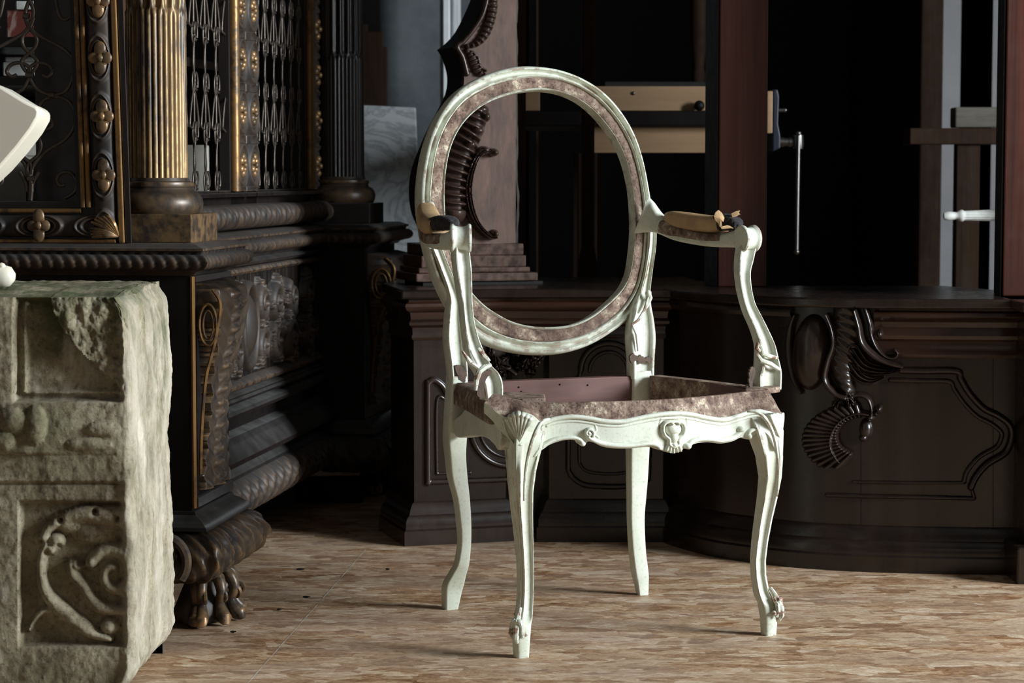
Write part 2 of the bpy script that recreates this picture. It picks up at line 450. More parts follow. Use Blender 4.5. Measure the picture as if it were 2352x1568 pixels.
def m_plaster(name, a, c, sc=3):
    m, nt, b = mat(name)
    f = noise_n(nt, coords(nt), sc, 10, .7); setc(nt, b, ramp(nt, f, [(.35, a), (.65, c)])); b.inputs['Roughness'].default_value = .92
    bump(nt, b, f, .3, .01); return m

M = dict(
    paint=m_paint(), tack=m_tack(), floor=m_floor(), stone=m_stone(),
    rail_inner=m_wood('bare_red_brown_rail', (.055, .021, .017), (.15, .070, .058), .6, 8, (.12, .12, 1)),
    oak=m_wood('near_black_oak', (.006, .0035, .0025), (.018, .0095, .0065), .27, 9, (1, 1, .1), .2),
    oakh=m_wood('near_black_oak_planks', (.012, .0055, .0035), (.052, .020, .011), .25, 7, (.1, .1, 1), .2),
    oakcarve=m_wood('carved_waxed_oak', (.009, .006, .005), (.026, .015, .011), .27, 9, (1, 1, .2), .25, ((.10, .06, .045), .53, .62)),
    console=m_wood('red_brown_veneer', (.055, .028, .019), (.175, .092, .064), .5, 14, (1, 1, .25), .0, None, .2),
    console_d=m_wood('dark_console_carving', (.022, .013, .010), (.075, .042, .032), .27, 14, (1, 1, .3), .2, ((.2, .12, .09), .53, .62)),
    mahog=m_wood('mahogany', (.034, .009, .006), (.110, .030, .019), .36, 16, (1, 1, .03), .1),
    brown=m_wood('brown_softwood', (.011, .0055, .003), (.034, .018, .010), .7, 14, (1, 1, .06), .0, None, .15, .12),
    pine=m_wood('pale_pine', (.34, .21, .11), (.46, .30, .17), .55, 10, (.08, 1, 1)),
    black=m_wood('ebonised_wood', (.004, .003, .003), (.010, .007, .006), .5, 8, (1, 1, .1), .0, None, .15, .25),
    gilt=m_gilt('dark_carving_rubbed_gilding', (.022, .018, .016), (.36, .21, .09), .52, .62, .5, .10),
    giltc=m_gilt('gilded_fluting', (.030, .020, .014), (.40, .25, .11), .50, .58, .55, .62, .42),
    rosette=m_gilt('gilded_rosette', (.040, .028, .018), (.36, .21, .09), .50, .58, .55, .18, .4),
    giltbead=m_gilt('gilded_bead', (.05, .028, .013), (.30, .165, .06), .46, .56, .6, .8, .4),
    cabcarve=m_gilt('dusty_dark_carving', (.020, .017, .016), (.22, .13, .065), .52, .63, .25, .12, .55, ((.12, .12, .12), .35)),
    cabdark=m_wood('cabinet_dark_walnut', (.007, .0055, .0055), (.021, .015, .013), .36, 9, (1, 1, .1), .1, None, .15, .5, ((.16, .16, .155), .75)),
    wrought=m_plain('wrought_iron', (.12, .10, .085), .42, .75, .3, 40),
    leather=m_plain('worn_ochre_hide', (.46, .30, .15), .62, 0, .28, 26, (1, 1, 1), .4),
    horse=m_plain('dark_stuffing', (.025, .022, .024), .95, 0, .5, 120, (1, 1, 1), 1.0),
    rag=m_plain('torn_hide_edge', (.36, .23, .11), .8, 0, .35, 60, (1, 1, 1), .4),
    oaka=m_wood('waxed_oak', (.010, .006, .005), (.032, .018, .013), .24, 9, (1, 1, .1), .9),
    barew=m_plain('bare_brown_wood', (.075, .042, .026), .7, 0, .45, 60, (1, 1, 1), .5),
    steel=m_plain('bright_steel', (.22, .21, .20), .35, 1.0, .1, 30),
    blue=m_plain('blue_enamel', (.006, .010, .024), .5, .0, .2, 20),
    marble=m_marble('grey_marble', (.64, .67, .68), (.20, .23, .26), 5),
    marble2=m_marble('violet_veined_marble', (.50, .50, .56), (.14, .11, .17), 9),
    redmarble=m_marble('red_marble', (.16, .04, .03), (.5, .4, .35), 4),
    cream=m_plain('cream_marble', (.80, .75, .62), .4, 0, .08, 6, (1, 1, 1), .05),
    whitewood=m_plain('white_gesso', (.66, .66, .62), .6, 0, .2, 40),
    ivory=m_plain('ivory_inlay', (.55, .52, .45), .4, 0, .1, 40),
    wall_dark=m_plaster('dark_blue_grey_plaster', (.05, .06, .068), (.12, .135, .145), 3),
    wall_white=m_plaster('off_white_plaster', (.20, .20, .21), (.25, .25, .26), 2),
    wall_mid=m_plaster('grey_plaster', (.09, .088, .085), (.13, .127, .122), 2),
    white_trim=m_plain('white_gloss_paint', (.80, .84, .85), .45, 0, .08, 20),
    orange=m_plain('rust_red_cloth', (.018, .0045, .003), .9, 0, .3, 30),
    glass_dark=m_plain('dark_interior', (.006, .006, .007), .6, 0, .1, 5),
)

# ------------------------------------------------------------------ the room
def struct(name, mb, m, **k):
    o = mb.build(name, m, **k); o['kind'] = 'structure'; return o
struct('floor', MB().box((0.8, 3.4, -.03), (7.0, 12.8, .06)), M['floor'], smooth=False)
struct('ceiling', MB().box((0.8, 3.4, 3.13), (7.0, 12.8, .06)), M['wall_mid'], smooth=False)
struct('wall_left', MB().box((-2.65, 3.4, 1.55), (.1, 12.8, 3.1)), M['wall_mid'], smooth=False)
wr = MB()
wr.box((4.25, -.65, 1.55), (.1, 4.7, 3.1)).box((4.25, 6.55, 1.55), (.1, 6.5, 3.1)).box((4.25, 2.5, .45), (.1, 1.6, .9)).box((4.25, 2.5, 2.85), (.1, 1.6, .5))
struct('wall_right', wr, M['wall_mid'], smooth=False)
wf = MB()
for a, b_ in ((1.70, 1.74), (3.26, 3.30)): wf.box((4.25, (a + b_) / 2, 1.75), (.06, .04, 1.70))
for z in (.92, 2.58): wf.box((4.25, 2.5, z), (.06, 1.6, .04))
wf.box((4.25, 2.5, 1.75), (.05, .03, 1.66))
struct('window_1', wf, M['white_trim'], smooth=False)
wb = MB()
wb.box((-1.15, -2.95, 1.55), (2.9, .1, 3.1)).box((3.2, -2.95, 1.55), (2.1, .1, 3.1)).box((1.2, -2.95, .6), (1.9, .1, 1.2)).box((1.2, -2.95, 2.8), (1.9, .1, .6))
struct('wall_behind', wb, M['wall_mid'], smooth=False)
# back wall in two pieces with a dark doorway between them
def xat(px, Y): return float(PY(px, 500, Y)[0])
YB = 7.2
xl = xat(1215, YB); xr = xat(2150, YB)
struct('wall_back', MB().box(((-2.6 + xl) / 2, YB + .05, 1.55), (xl + 2.6, .1, 3.1)), M['wall_dark'], smooth=False)
struct('wall_back_right', MB().box(((4.2 + xr) / 2, YB + .05, 1.55), (4.2 - xr, .1, 3.1)), M['wall_white'], smooth=False)
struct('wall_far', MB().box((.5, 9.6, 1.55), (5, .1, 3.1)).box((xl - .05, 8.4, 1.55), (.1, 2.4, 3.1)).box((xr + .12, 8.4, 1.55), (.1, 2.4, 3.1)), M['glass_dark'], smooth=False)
struct('added_light_blocker', MB().box((1.55, 4.51, 1.55), (.4, .46, 3.1)), M['wall_mid'], smooth=False)  # unseen block added to keep window light off the sideboard and background
struct('trim_1', MB().box((xat(2132, 7.12), 7.12, 1.1), (xat(2157, 7.12) - xat(2106, 7.12), .06, 2.2)), M['brown'], smooth=False, bevel=.006)
# pale painted door jamb standing in front of the dark wall
j = MB(); x0, x1 = xat(1011, 6.9), xat(1058, 6.9)
j.box(((x0 + x1) / 2, 6.95, 1.3), (x1 - x0, .06, 2.6)).box((x0 + .02, 6.905, 1.3), (.022, .03, 2.6)).box((x1 - .012, 6.91, 1.3), (.02, .02, 2.6))
struct('trim_2', j, M['white_trim'], bevel=.004)
# filled joint between two floor boards
a, b_ = G(840, 1262), G(570, 1568); dd = (b_ - a) / np.linalg.norm(b_ - a); nn = np.array([-dd[1], dd[0], 0]); e = b_ + dd * 1.2
jm = m_plain('floor_joint_filler', (.50, .44, .36), .7, 0, .35, 60)
sm = MB(); 
cp = [a + (e - a) * t for t in np.linspace(0, 1, 60)]
Pj = np.array([[p + nn * s_ * (.0009 + .0007 * math.sin(i * 1.7) * math.sin(i * .61)) + np.array([0, 0, .0004]) for s_ in (-1, 1)] for i, p in enumerate(cp)])
sm.grid(Pj)
struct('trim_3', sm, jm, recalc=False)

# ------------------------------------------------------------------ the armchair
L0, L1 = G(1197, 1508), G(1765, 1457)
O_ = (L0 + L1) / 2
th = math.radians(23.1)
E1 = np.array([math.cos(th), math.sin(th), 0]); E2 = np.array([-math.sin(th), math.cos(th), 0]); EZ = np.array([0, 0, 1.0])
def CL(u, v, z): return O_ + E1 * u + E2 * v + EZ * z
def CP(px, py, v): return PL(px, py, O_ + E2 * v, E2)
def cloc(P): d = P - O_; return float(d @ E1), float(d @ E2), float(d[2])
chair = thing('armchair', 'cream-painted oval-back armchair frame stripped of its upholstery, standing alone on the board floor', 'chair', tuple(O_))
paint, tack = M['paint'], M['tack']

def ring_uv(c, poly, s1, s2=None):
    s2 = s2 or s1
    return [c + E1 * p[0] * s1 + E2 * p[1] * s2 for p in poly]
# leg section for the right front leg: x = right, y = back; the outer front corner carries the mouldings
half = [(-.50, -.40), (-.485, -.49), (-.45, -.53), (-.40, -.52), (-.365, -.45), (-.30, -.385), (-.16, -.355), (0, -.35), (.12, -.38), (.20, -.46), (.245, -.545), (.30, -.57), (.345, -.53), (.365, -.46), (.39, -.415), (.415, -.425)]
mirr = [(-y, -x) for x, y in half[::-1]]
secR = half + mirr + [(.50, .44), (.44, .50), (.1, .5), (-.2, .5), (-.46, .47), (-.5, .42), (-.5, .1), (-.5, -.2)]
secL = [(-x, y) for x, y in secR][::-1]
foot_sec = [(math.copysign(abs(math.cos(t)) ** .55, math.cos(t)) * .5, math.copysign(abs(math.sin(t)) ** .55, math.sin(t)) * .5) for t in np.linspace(-math.pi * .75 - .2, 2 * math.pi - math.pi * .75 - .2, len(secR), endpoint=False)]
zz = [0, .010, .03, .048, .060, .075, .10, .125, .157, .194, .23, .266, .301, .325, .345, .362, .376,  .384, .388]
rad = [.000, .000, .000, -.003, -.008, -.014, -.0185, -.0195, -.0165, -.011, -.0045, .0005, -.001, -.006, -.0105, -.018, -.028, -.040, -.050]
siz = [.0225, .0235, .026, .0265, .0245, .0215, .0205, .0208, .0220, .0240, .0268, .0305, .037, .044, .050, .052, .048, .040, .028]
def front_leg(sx, foot_u):
    mb = MB(); rings = []
    zs = np.linspace(0, zz[-1], 90)
    for z in zs:
        r = np.interp(z, zz, rad); s_ = np.interp(z, zz, siz)
        r = r if z < .05 else r
        k = np.clip((z - .052) / .012, 0, 1)
        sec = secR if sx > 0 else secL
        fs = foot_sec if sx > 0 else [(-x, y) for x, y in foot_sec][::-1]
        c = CL(foot_u + sx * r / 2 ** .5, -r / 2 ** .5, z)
        kk = min(1.0, .027 / s_) * float(np.clip((.345 - z) / .05, 0, 1))
        sec = [(a * (1 - (1 - kk) * (1 - .5 / max(abs(a), abs(b_), .5)) ) if 0 else a, b_) for a, b_ in sec]
        sq = [(a * .5 / max(abs(a), abs(b_), 1e-6) * .96, b_ * .5 / max(abs(a), abs(b_), 1e-6) * .96) for a, b_ in sec]
        sec = [(q_[0] + (p_[0] - q_[0]) * kk, q_[1] + (p_[1] - q_[1]) * kk) for p_, q_ in zip(sec, sq)]
        rings.append([c + E1 * (a[0] * k + f[0] * (1 - k)) * s_ + E2 * (a[1] * k + f[1] * (1 - k)) * s_ for a, f in zip(sec, fs)])
    mb.loft(rings)
    return mb, rings
def foot_scrolls(sx, foot_u):
    """small carved scroll and leaf above the foot"""
    mb = MB()
    def Lp(a, b_, z):   # a along the outward diagonal, b across
        return CL(foot_u + sx * (a + b_) / 2 ** .5, -(a - b_) / 2 ** .5, z)
    for sgn in (-1, 1):
        q = [Lp(.016 - .014 * abs(math.cos(t)) * .2 + .004, sgn * (.002 + .0085 * (t / 4)), .048 + .014 * math.sin(t * 1.2)) for t in np.linspace(0, 4, 16)]
        mb.tube(q, [.0035, .004, .0025], 8)
    mb.tube([Lp(.003, 0, .080), Lp(.010, 0, .070), Lp(.0165, 0, .058), Lp(.021, 0, .046), Lp(.022, 0, .034), Lp(.018, 0, .026)], [.0025, .004, .0055, .006, .005, .003], 8)
    mb.sphere(Lp(.019, 0, .060), .0052, 10)
    for sgn in (-1, 1):
        mb.tube([Lp(.010, sgn * .006, .066), Lp(.017, sgn * .008, .055), Lp(.019, sgn * .009, .042), Lp(.014, sgn * .010, .034)], [.002, .0042, .0042, .002], 8)
        mb.sphere(Lp(.013, sgn * .0125, .040), .0042, 8)
    return mb
for sx, fu in ((-1, -.226), (1, .226)):
    mb, rings = front_leg(sx, fu)
    leg = mb.build('leg', paint, chair, auto=55)
    foot_scrolls(sx, fu).build('foot_scroll', paint, leg)

# rear legs with the posts that rise from them to the oval
def rear(path, name):
    """path rows: px left, px right, py, v, depth"""
    rr = np.array(path, float)
    ys = rr[:, 2]; t = np.linspace(0, 1, 70)
    Y = np.interp(t, np.linspace(0, 1, len(rr)), ys)
    S_ = smooth_path(rr, 70)
    rings = []
    for l, r, y, v, dp in S_:
        c = CP((l + r) / 2, y, v)
        # projected width = s(cos th + sin th * depth ratio)
        wpx = (r - l) * c[1] / FPX
        s1 = max(.010, (wpx - dp * math.sin(th)) / math.cos(th))
        sec = [(math.copysign(abs(math.cos(q)) ** .25, math.cos(q)) * .5, math.copysign(abs(math.sin(q)) ** .25, math.sin(q)) * .5) for q in np.linspace(0, 2 * math.pi, 24, endpoint=False)]
        rings.append([c + E1 * a * s1 + E2 * (b_ * dp) for a, b_ in sec])
    return MB().loft(rings)
BLr = [(1013, 1052, 1406, .425, .024), (1012, 1062, 1362, .425, .026), (1014, 1068, 1340, .420, .026), (1029, 1074, 1314, .41, .024), (1041, 1080, 1290, .402, .024), (1048, 1084, 1241, .398, .025), (1044, 1084, 1192, .398, .027), (1037, 1081, 1143, .40, .028), (1024, 1076, 1094, .402, .030), (1018, 1073, 1045, .404, .033), (1014, 1075, 1006, .405, .035), (1016, 1078, 960, .405, .036), (1020, 1078, 900, .405, .036), (1022, 1076, 862, .405, .034)]
BRr = [(1461, 1490, 1369, .412, .016), (1455, 1491, 1340, .412, .020), (1448, 1491, 1314, .41, .024), (1442, 1485, 1265, .405, .023), (1438, 1482, 1192, .402, .022), (1437, 1486, 1140, .402, .024), (1436, 1490, 1094, .402, .025), (1435, 1494, 1025, .403, .028), (1436, 1498, 960, .404, .032), (1437, 1501, 900, .405, .034), (1437, 1502, 850, .405, .034)]
for nm, pth in (('BL', BLr), ('BR', BRr)):
    rear(pth, nm).build('leg', paint, chair, auto=55)

# posts between seat and oval: moulded bars following the photograph's outline, with two raised beads
def moulded_bar(rows, m=paint, name='back_post', beads=(-.42, .42), v_up=None):
    """rows: px left, px right, py, v, depth"""
    S_ = smooth_path(rows, 80); rings = []
    pr = [(-.5, .2), (-.5, -.30), (-.46, -.46), (-.40, -.5), (-.33, -.46), (-.29, -.34), (-.22, -.28), (-.05, -.26), (.05, -.26), (.22, -.28), (.29, -.34), (.33, -.46), (.40, -.5), (.46, -.46), (.5, -.30), (.5, .2), (.42, .5), (0, .5), (-.42, .5)]
    for l, r, y, v, dp in S_:
        c = CP((l + r) / 2, y, v)
        s1 = max(.008, ((r - l) * c[1] / FPX - dp * math.sin(th) * .8) / math.cos(th))
        rings.append([c + E1 * a * s1 + E2 * b_ * dp for a, b_ in pr])
    return MB().loft(rings)
PLr = [(1024, 1076, 872, .405, .032), (1020, 1074, 830, .402, .032), (1014, 1070, 780, .405, .032), (1017, 1064, 730, .412, .030), (1021, 1062, 690, .42, .028), (1012, 1048, 650, .427, .028), (998, 1032, 610, .432, .026), (984, 1016, 570, .436, .022)]
PRr = [(1437, 1503, 868, .405, .034), (1436, 1504, 825, .402, .034), (1432, 1507, 775, .405, .033), (1436, 1503, 735, .412, .031), (1444, 1496, 700, .42, .028), (1458, 1494, 665, .427, .026), (1470, 1499, 620, .432, .024), (1480, 1507, 560, .436, .022), (1483, 1507, 500, .437, .020)]
pl_ = moulded_bar(PLr).build('back_post', paint, chair, auto=50)
pr_ = moulded_bar(PRr).build('back_post', paint, chair, auto=50)
# bare unpainted collars and little carved leaf on the posts
def collar(x0, x1, y0, y1, v):
    n = 14; Pm = np.zeros((8, n, 3))
    for i in range(8):
        for k in range(n):
            px = x0 + (x1 - x0) * k / (n - 1); py = y0 + (y1 - y0) * i / 7 + (4 * math.sin(k * 2.1) if i == 0 else 0)
            Pm[i, k] = CP(px, py, v)
    Q = Pm + E2 * .006
    return MB().thick(Pm, Q)
def chip_patch(pts, v, name, m, parent):
    pts = smooth_path(pts, 44, True); pts = pts + rng.uniform(-1.3, 1.3, pts.shape)
    P_ = [CP(x, y, v) for x, y in pts]; n_ = len(P_)
    return MB().add(P_ + [p + E2 * .005 for p in P_], [tuple(range(n_)), tuple(range(n_, 2 * n_))[::-1]] + [(i, n_ + i, n_ + (i + 1) % n_, (i + 1) % n_) for i in range(n_)]).build(name, m, parent, smooth=False)
chip_patch([(1447, 818), (1456, 812), (1464, 820), (1472, 815), (1482, 823), (1492, 817), (1498, 824), (1496, 834), (1484, 830), (1474, 836), (1462, 828), (1450, 834)], .3845, 'bare_collar', M['barew'], pr_)
chip_patch([(1046, 842), (1056, 838), (1066, 846), (1072, 862), (1066, 878), (1056, 872), (1050, 858)], .387, 'bare_collar', M['barew'], pl_)
lf = MB(); c0 = CP(1489, 673, .405); lf.sphere(c0, .006, 10)
lf.tube([CP(1489, 673, .405), CP(1494, 684, .405), CP(1488, 700, .402), CP(1478, 716, .40)], [.005, .004, .003, .002], 8)
lf.tube([CP(1452, 745, .386), CP(1466, 735, .386), CP(1480, 712, .39), CP(1489, 682, .397)], [.002, .0028, .0028, .002], 8)
lf.tube([CP(1452, 745, .386), CP(1462, 768, .384), CP(1466, 806, .383)], [.002, .0028, .002], 8)
lf.build('carved_leaf', paint, pr_)

# oval back frame
outer = [(1215, 151), (1160, 157), (1104, 176), (1053, 206), (1017, 248), (992, 294), (975, 348), (965, 406), (962, 457), (967, 515), (979, 572), (1000, 640), (1040, 718), (1091, 773), (1135, 797), (1186, 810), (1240, 815), (1295, 811), (1349, 795), (1400, 767), (1441, 735), (1470, 690), (1487, 640), (1497, 580), (1499, 520), (1496, 470), (1489, 425), (1478, 370), (1460, 314), (1432, 263), (1393, 217), (1345, 183), (1283, 159)]
inner = [(1238, 206), (1190, 212), (1145, 225), (1104, 246), (1070, 277), (1048, 310), (1033, 350), (1025, 395), (1022, 447), (1024, 495), (1030, 548), (1047, 607), (1075, 658), (1110, 697), (1140, 718), (1178, 738), (1226, 749), (1275, 750), (1318, 744), (1360, 725), (1398, 694), (1428, 664), (1445, 631), (1453, 588), (1458, 534), (1457, 480), (1453, 436), (1443, 387), (1428, 344), (1404, 303), (1372, 264), (1334, 232), (1288, 212)]
rake = math.atan(.137)
NB = E2 * math.cos(rake) - EZ * math.sin(rake)     # backward normal of the oval
PB = CL(0, .41, .45)
def OVL(p): return PL(p[0], p[1], PB, NB)
oo = smooth_path(outer, 200, True); ii = smooth_path(inner, 200, True)
def resamp(p, n, ref=None):
    P = np.vstack([p, p[:1]]); d = np.r_[0, np.cumsum(np.hypot(*np.diff(P, axis=0).T))]
    t = np.linspace(0, d[-1], n, endpoint=False); return np.stack([np.interp(t, d, P[:, 0]), np.interp(t, d, P[:, 1])], -1)
oo = resamp(oo, 220)
ii2 = resamp(ii, 2000); 
# pair by angle around the common centre
cen = np.array([1236., 482.])
ang_i = np.unwrap(np.arctan2(ii2[:, 1] - cen[1], ii2[:, 0] - cen[0])); ang_o = np.arctan2(oo[:, 1] - cen[1], oo[:, 0] - cen[0])
oi = []
for a in ang_o:
    k = np.argmin(np.abs(np.angle(np.exp(1j * (ang_i - a))))); oi.append(ii2[k])
oi = np.array(oi); 
k3 = np.array([1, 2, 3, 2, 1]) / 9.
for c_ in (0, 1): oi[:, c_] = np.convolve(np.r_[oi[-2:, c_], oi[:, c_], oi[:2, c_]], k3, 'valid')
PO = OVL((oo[:, 0], oo[:, 1])); PI = OVL((oi[:, 0], oi[:, 1]))
fr_prof = [(0.02, -.024), (0.0, -.012), (0.005, -.004), (.04, .002), (.10, .0055), (.155, .006), (.185, .003), (.205, -.001), (.25, -.0035), (.31, -.003), (.355, .000), (.375, .0035), (.405, .0048), (.435, .004), (.455, .001), (.47, -.003), (.50, -.004), (.90, -.004), (.925, -.001), (.955, .0008), (.985, -.0005), (1.0, -.005), (1.0, -.024), (.5, -.028)]
rings = [[PO[i] + (PI[i] - PO[i]) * t - NB * h for t, h in fr_prof] for i in range(len(PO))]
back = MB().loft(rings, closed=True).build('back_frame', paint, chair, auto=60)
bt = [(.475, -.006), (.478, -.0022), (.49, -.0012), (.55, -.0006), (.65, -.0010), (.75, -.0006), (.85, -.0012), (.905, -.0020), (.91, -.006)]
rings = []
for i in range(len(PO)):
    row = []
    for t, h in bt:
        p = PO[i] + (PI[i] - PO[i]) * t
        q = noise.noise(Vector(tuple(p * 90))) * .0012 if h > -.005 else 0
        row.append(p - NB * (h + q))
    rings.append(row)
MB().loft(rings, closed=True).build('tacking_band', tack, chair, auto=80)
for px, py, qx, qy in ((1040, 207, 1052, 226), (1391, 215, 1383, 231), (1440, 737, 1431, 718)):
    pass

# seat rails -----------------------------------------------------
top_uv = [(-.250, .40), (-.268, .22), (-.270, .12), (-.262, .075), (-.245, .045), (-.215, .020), (-.182, .006), (-.116, -.014), (-.052, -.026), (.035, -.026), (.110, -.010), (.160, .006), (.205, .016), (.240, .024), (.262, .045), (.268, .08), (.268, .12), (.255, .25), (.235, .40)]
RAILZ = .405
plan = smooth_path(top_uv, 150)
pnrm = np.gradient(plan, axis=0); pnrm = np.stack([pnrm[:, 1], -pnrm[:, 0]], -1); pnrm /= np.linalg.norm(pnrm, axis=1)[:, None]
def plan_hit(px, py, poly_xy):
    """sight lines against an upright ribbon that follows poly_xy (world x, y); returns points and outward normals"""
    px = np.asarray(px, float); py = np.asarray(py, float)
    r = ray(px, py); best = np.full(px.shape, 1e9); Nn = np.zeros(px.shape + (2,))
    nr = np.gradient(poly_xy, axis=0); nr = np.stack([nr[:, 1], -nr[:, 0]], -1); nr /= np.linalg.norm(nr, axis=1)[:, None]
    for i in range(len(poly_xy) - 1):
        a = poly_xy[i]; d = poly_xy[i + 1] - a
        det = r[..., 0] * (-d[1]) + r[..., 1] * d[0]
        det = np.where(np.abs(det) < 1e-9, 1e-9, det)
        t = (a[0] * (-d[1]) + a[1] * d[0]) / det
        s_ = (r[..., 0] * a[1] - r[..., 1] * a[0]) / det
        ok = (s_ >= -1e-6) & (s_ <= 1 + 1e-6) & (t > 0) & (t < best)
        best = np.where(ok, t, best)
        sc = np.clip(s_, 0, 1)[..., None]
        Nn = np.where(ok[..., None], nr[i] * (1 - sc) + nr[i + 1] * sc, Nn)
    P = C0 + r * best[..., None]
    Nn = np.concatenate([Nn, np.zeros(px.shape + (1,))], -1)
    return P, Nn, best < 1e8
def uv2w(uv): return np.array([(CL(a, b_, 0))[:2] for a, b_ in uv])
# front rail face: 12 mm proud of the top edge line, carved
fx0, fx1 = 1112, 1797
def offu(u): return .012 + .027 * np.exp(-((np.abs(u) - .236) / .045) ** 2)
front_plan = np.array([p + n * offu(p[0]) * (1 if p[1] < .09 else .35) for p, n in zip(plan, pnrm)])
fpw = uv2w(front_plan)
topl = np.array([(1100, 903), (1125, 910), (1150, 917), (1180, 921), (1250, 926), (1350, 925), (1440, 923), (1550, 918), (1650, 910), (1710, 904), (1750, 901), (1800, 898)], float)
bandl = np.array([(1100, 918), (1115, 926), (1132, 940), (1150, 953), (1168, 957), (1200, 946), (1225, 954), (1242, 968), (1256, 962), (1273, 956), (1311, 951), (1350, 954), (1388, 961), (1426, 962), (1450, 958), (1483, 951), (1520, 945), (1560, 943), (1590, 946), (1617, 952), (1645, 957), (1666, 957), (1690, 951), (1712, 944), (1739, 939), (1764, 943), (1800, 952)], float)
botl = np.array([(1100, 938), (1130, 965), (1150, 990), (1215, 1046), (1243, 1034), (1262, 1021), (1285, 1013), (1310, 1009), (1323, 1012), (1329, 1020), (1340, 1024), (1350, 1014), (1362, 1015), (1380, 1024), (1405, 1029), (1440, 1030), (1475, 1027), (1500, 1027), (1515, 1033), (1528, 1034), (1540, 1040), (1562, 1036), (1572, 1029), (1580, 1031), (1592, 1020), (1620, 1015), (1655, 1018), (1682, 1013), (1702, 1004), (1712, 1008), (1722, 1008), (1730, 1000), (1745, 997), (1765, 1010), (1786, 1040), (1800, 1050)], float)
nx, ny = 560, 150
XX = np.linspace(fx0, fx1, nx)
tb = np.interp(XX, smooth_path(topl, 60)[:, 0], smooth_path(topl, 60)[:, 1])
bs = smooth_path(botl, 200); bb = np.interp(XX, bs[:, 0], bs[:, 1])
bd = np.interp(XX, smooth_path(bandl, 100)[:, 0], smooth_path(bandl, 100)[:, 1])
T = np.linspace(0, 1, ny)[:, None]
PXg = np.tile(XX, (ny, 1)); PYg = tb[None] * (1 - T) + bb[None] * T
F = Field(PXg, PYg)
def bezs(p, n=40): return smooth_path(p, n)
upper = [(x, y + 6) for x, y in bandl if 1235 < x < 1790]
F.bead(bezs(upper, 80), 5.5, .0045)
F.bead(bezs([(x, y + 16) for x, y in bandl if 1242 < x < 1780], 80), 3, .0016)
# lower edge beads with their C-scrolls
F.bead(bezs([(1225, 1050), (1238, 1030), (1262, 1014), (1290, 1006), (1315, 1005), (1330, 1009), (1337, 1016)]), 5, .0055)
F.blob((1337, 1019), 8, 6, .008)
F.bead(bezs([(1353, 997), (1352, 1004), (1362, 1011), (1380, 1018), (1405, 1022), (1440, 1023), (1470, 1020), (1490, 1018), (1505, 1021), (1515, 1028)]), 6, .0060)
F.bead(spiral((1352, 994), 11, 3, .6, -1.1, 24), [4.5, 4, 3], .0075)
F.blob((1352, 994), 6, 6, .008)
F.blob((1512, 1028), 7, 6, .0075)
F.bead(bezs([(1578, 1025), (1588, 1014), (1606, 1008), (1630, 1008), (1655, 1011), (1680, 1006), (1698, 994), (1700, 986)]), 6, .0060)
F.blob((1578, 1024), 8, 8, .008); F.blob((1700, 986), 8, 8, .008)
F.bead(bezs([(1716, 1000), (1722, 990), (1738, 985), (1754, 990), (1768, 1004), (1778, 1030)]), 5, .0055)
F.blob((1719, 1002), 8, 7, .0075)
F.bead(bezs([(1366, 974), (1370, 986), (1366, 996), (1374, 1004)]), 2, .0010)
# central cartouche
F.bead(bezs([(1545, 968), (1528, 970), (1520, 982), (1524, 998), (1534, 1008), (1535, 1020), (1545, 1026)]), 4.5, .0075)
F.bead(bezs([(1545, 968), (1562, 970), (1569, 982), (1566, 998), (1556, 1008), (1556, 1020), (1545, 1026)]), 4.5, .0075)
F.blob((1545, 985), 18, 16, .0105); F.blob((1545, 1003), 11, 18, .0095); F.blob((1545, 1021), 7, 7, .009)
F.blob((1538, 972), 6, 5, .012); F.blob((1552, 972), 6, 5, .012)
for k in (-14, -7, 0, 7, 14): F.bead([(1545 + k * .7, 1016), (1545 + k * 1.25, 1040)], 3.6, .006)
F.groove(bezs([(1515, 962), (1513, 975), (1518, 985)]), 2, .0012); F.groove(bezs([(1574, 962), (1577, 975), (1573, 985)]), 2, .0012)
F.groove([(1242, 960), (1243, 1034)], 1.3, .0012)
slope = np.clip((bd[None] - PYg) / (bd - tb)[None], 0, 1)
nz = np.zeros_like(PXg)
P, Nn, ok = plan_hit(PXg, PYg, fpw)
for k in range(nx - 2, -1, -1):
    bad = ~ok[:, k]; P[bad, k] = P[bad, k + 1]; Nn[bad, k] = Nn[bad, k + 1]
for k in range(1, nx):
    bad = ~ok[:, k] & (k > nx // 2); P[bad, k] = P[bad, k - 1]; Nn[bad, k] = Nn[bad, k - 1]
uu = (P - O_) @ E1
F.H = F.H * (PYg > bd[None]) - offu(uu) * slope
for i in range(ny):
    for k in range(nx):
        if slope[i, k] > 0: nz[i, k] = noise.fractal(Vector(tuple(P[i, k] * 70)), .8, 2, 4) * .0014 * min(1, slope[i, k] * 6)
Pf = P + Nn * (F.H + nz)[..., None]
inn = P - Nn * (.008 + offu(uu))[..., None]
split_at = np.array([int(np.argmin(np.abs(PYg[:, k] - bd[k]))) for k in range(nx)])
# split into the painted apron (below the line) and the bare band (above) by re-gridding each column
def regrid(y0, y1, n):
    t = np.linspace(0, 1, n)[:, None]; Yg = y0[None] * (1 - t) + y1[None] * t
    R = np.zeros((n, nx, 3)); Q = np.zeros((n, nx, 3))
    for k in range(nx):
        for c_ in range(3):
            R[:, k, c_] = np.interp(Yg[:, k], PYg[:, k], Pf[:, k, c_]); Q[:, k, c_] = np.interp(Yg[:, k], PYg[:, k], inn[:, k, c_])
    return R, Q
Ra, Qa = regrid(bd, bb, 110); Rb, Qb = regrid(tb, bd + .5, 30)
MB().thick(Ra, Qa).build('front_rail', paint, chair, auto=60)
Qb2 = Qb.copy(); 
MB().thick(Rb, Qb2).build('tacking_rebate', tack, chair, auto=80)
# shells carved on the knees
def knee(cx, flip, v0):
    nx_, ny_ = 120, 150
    pass
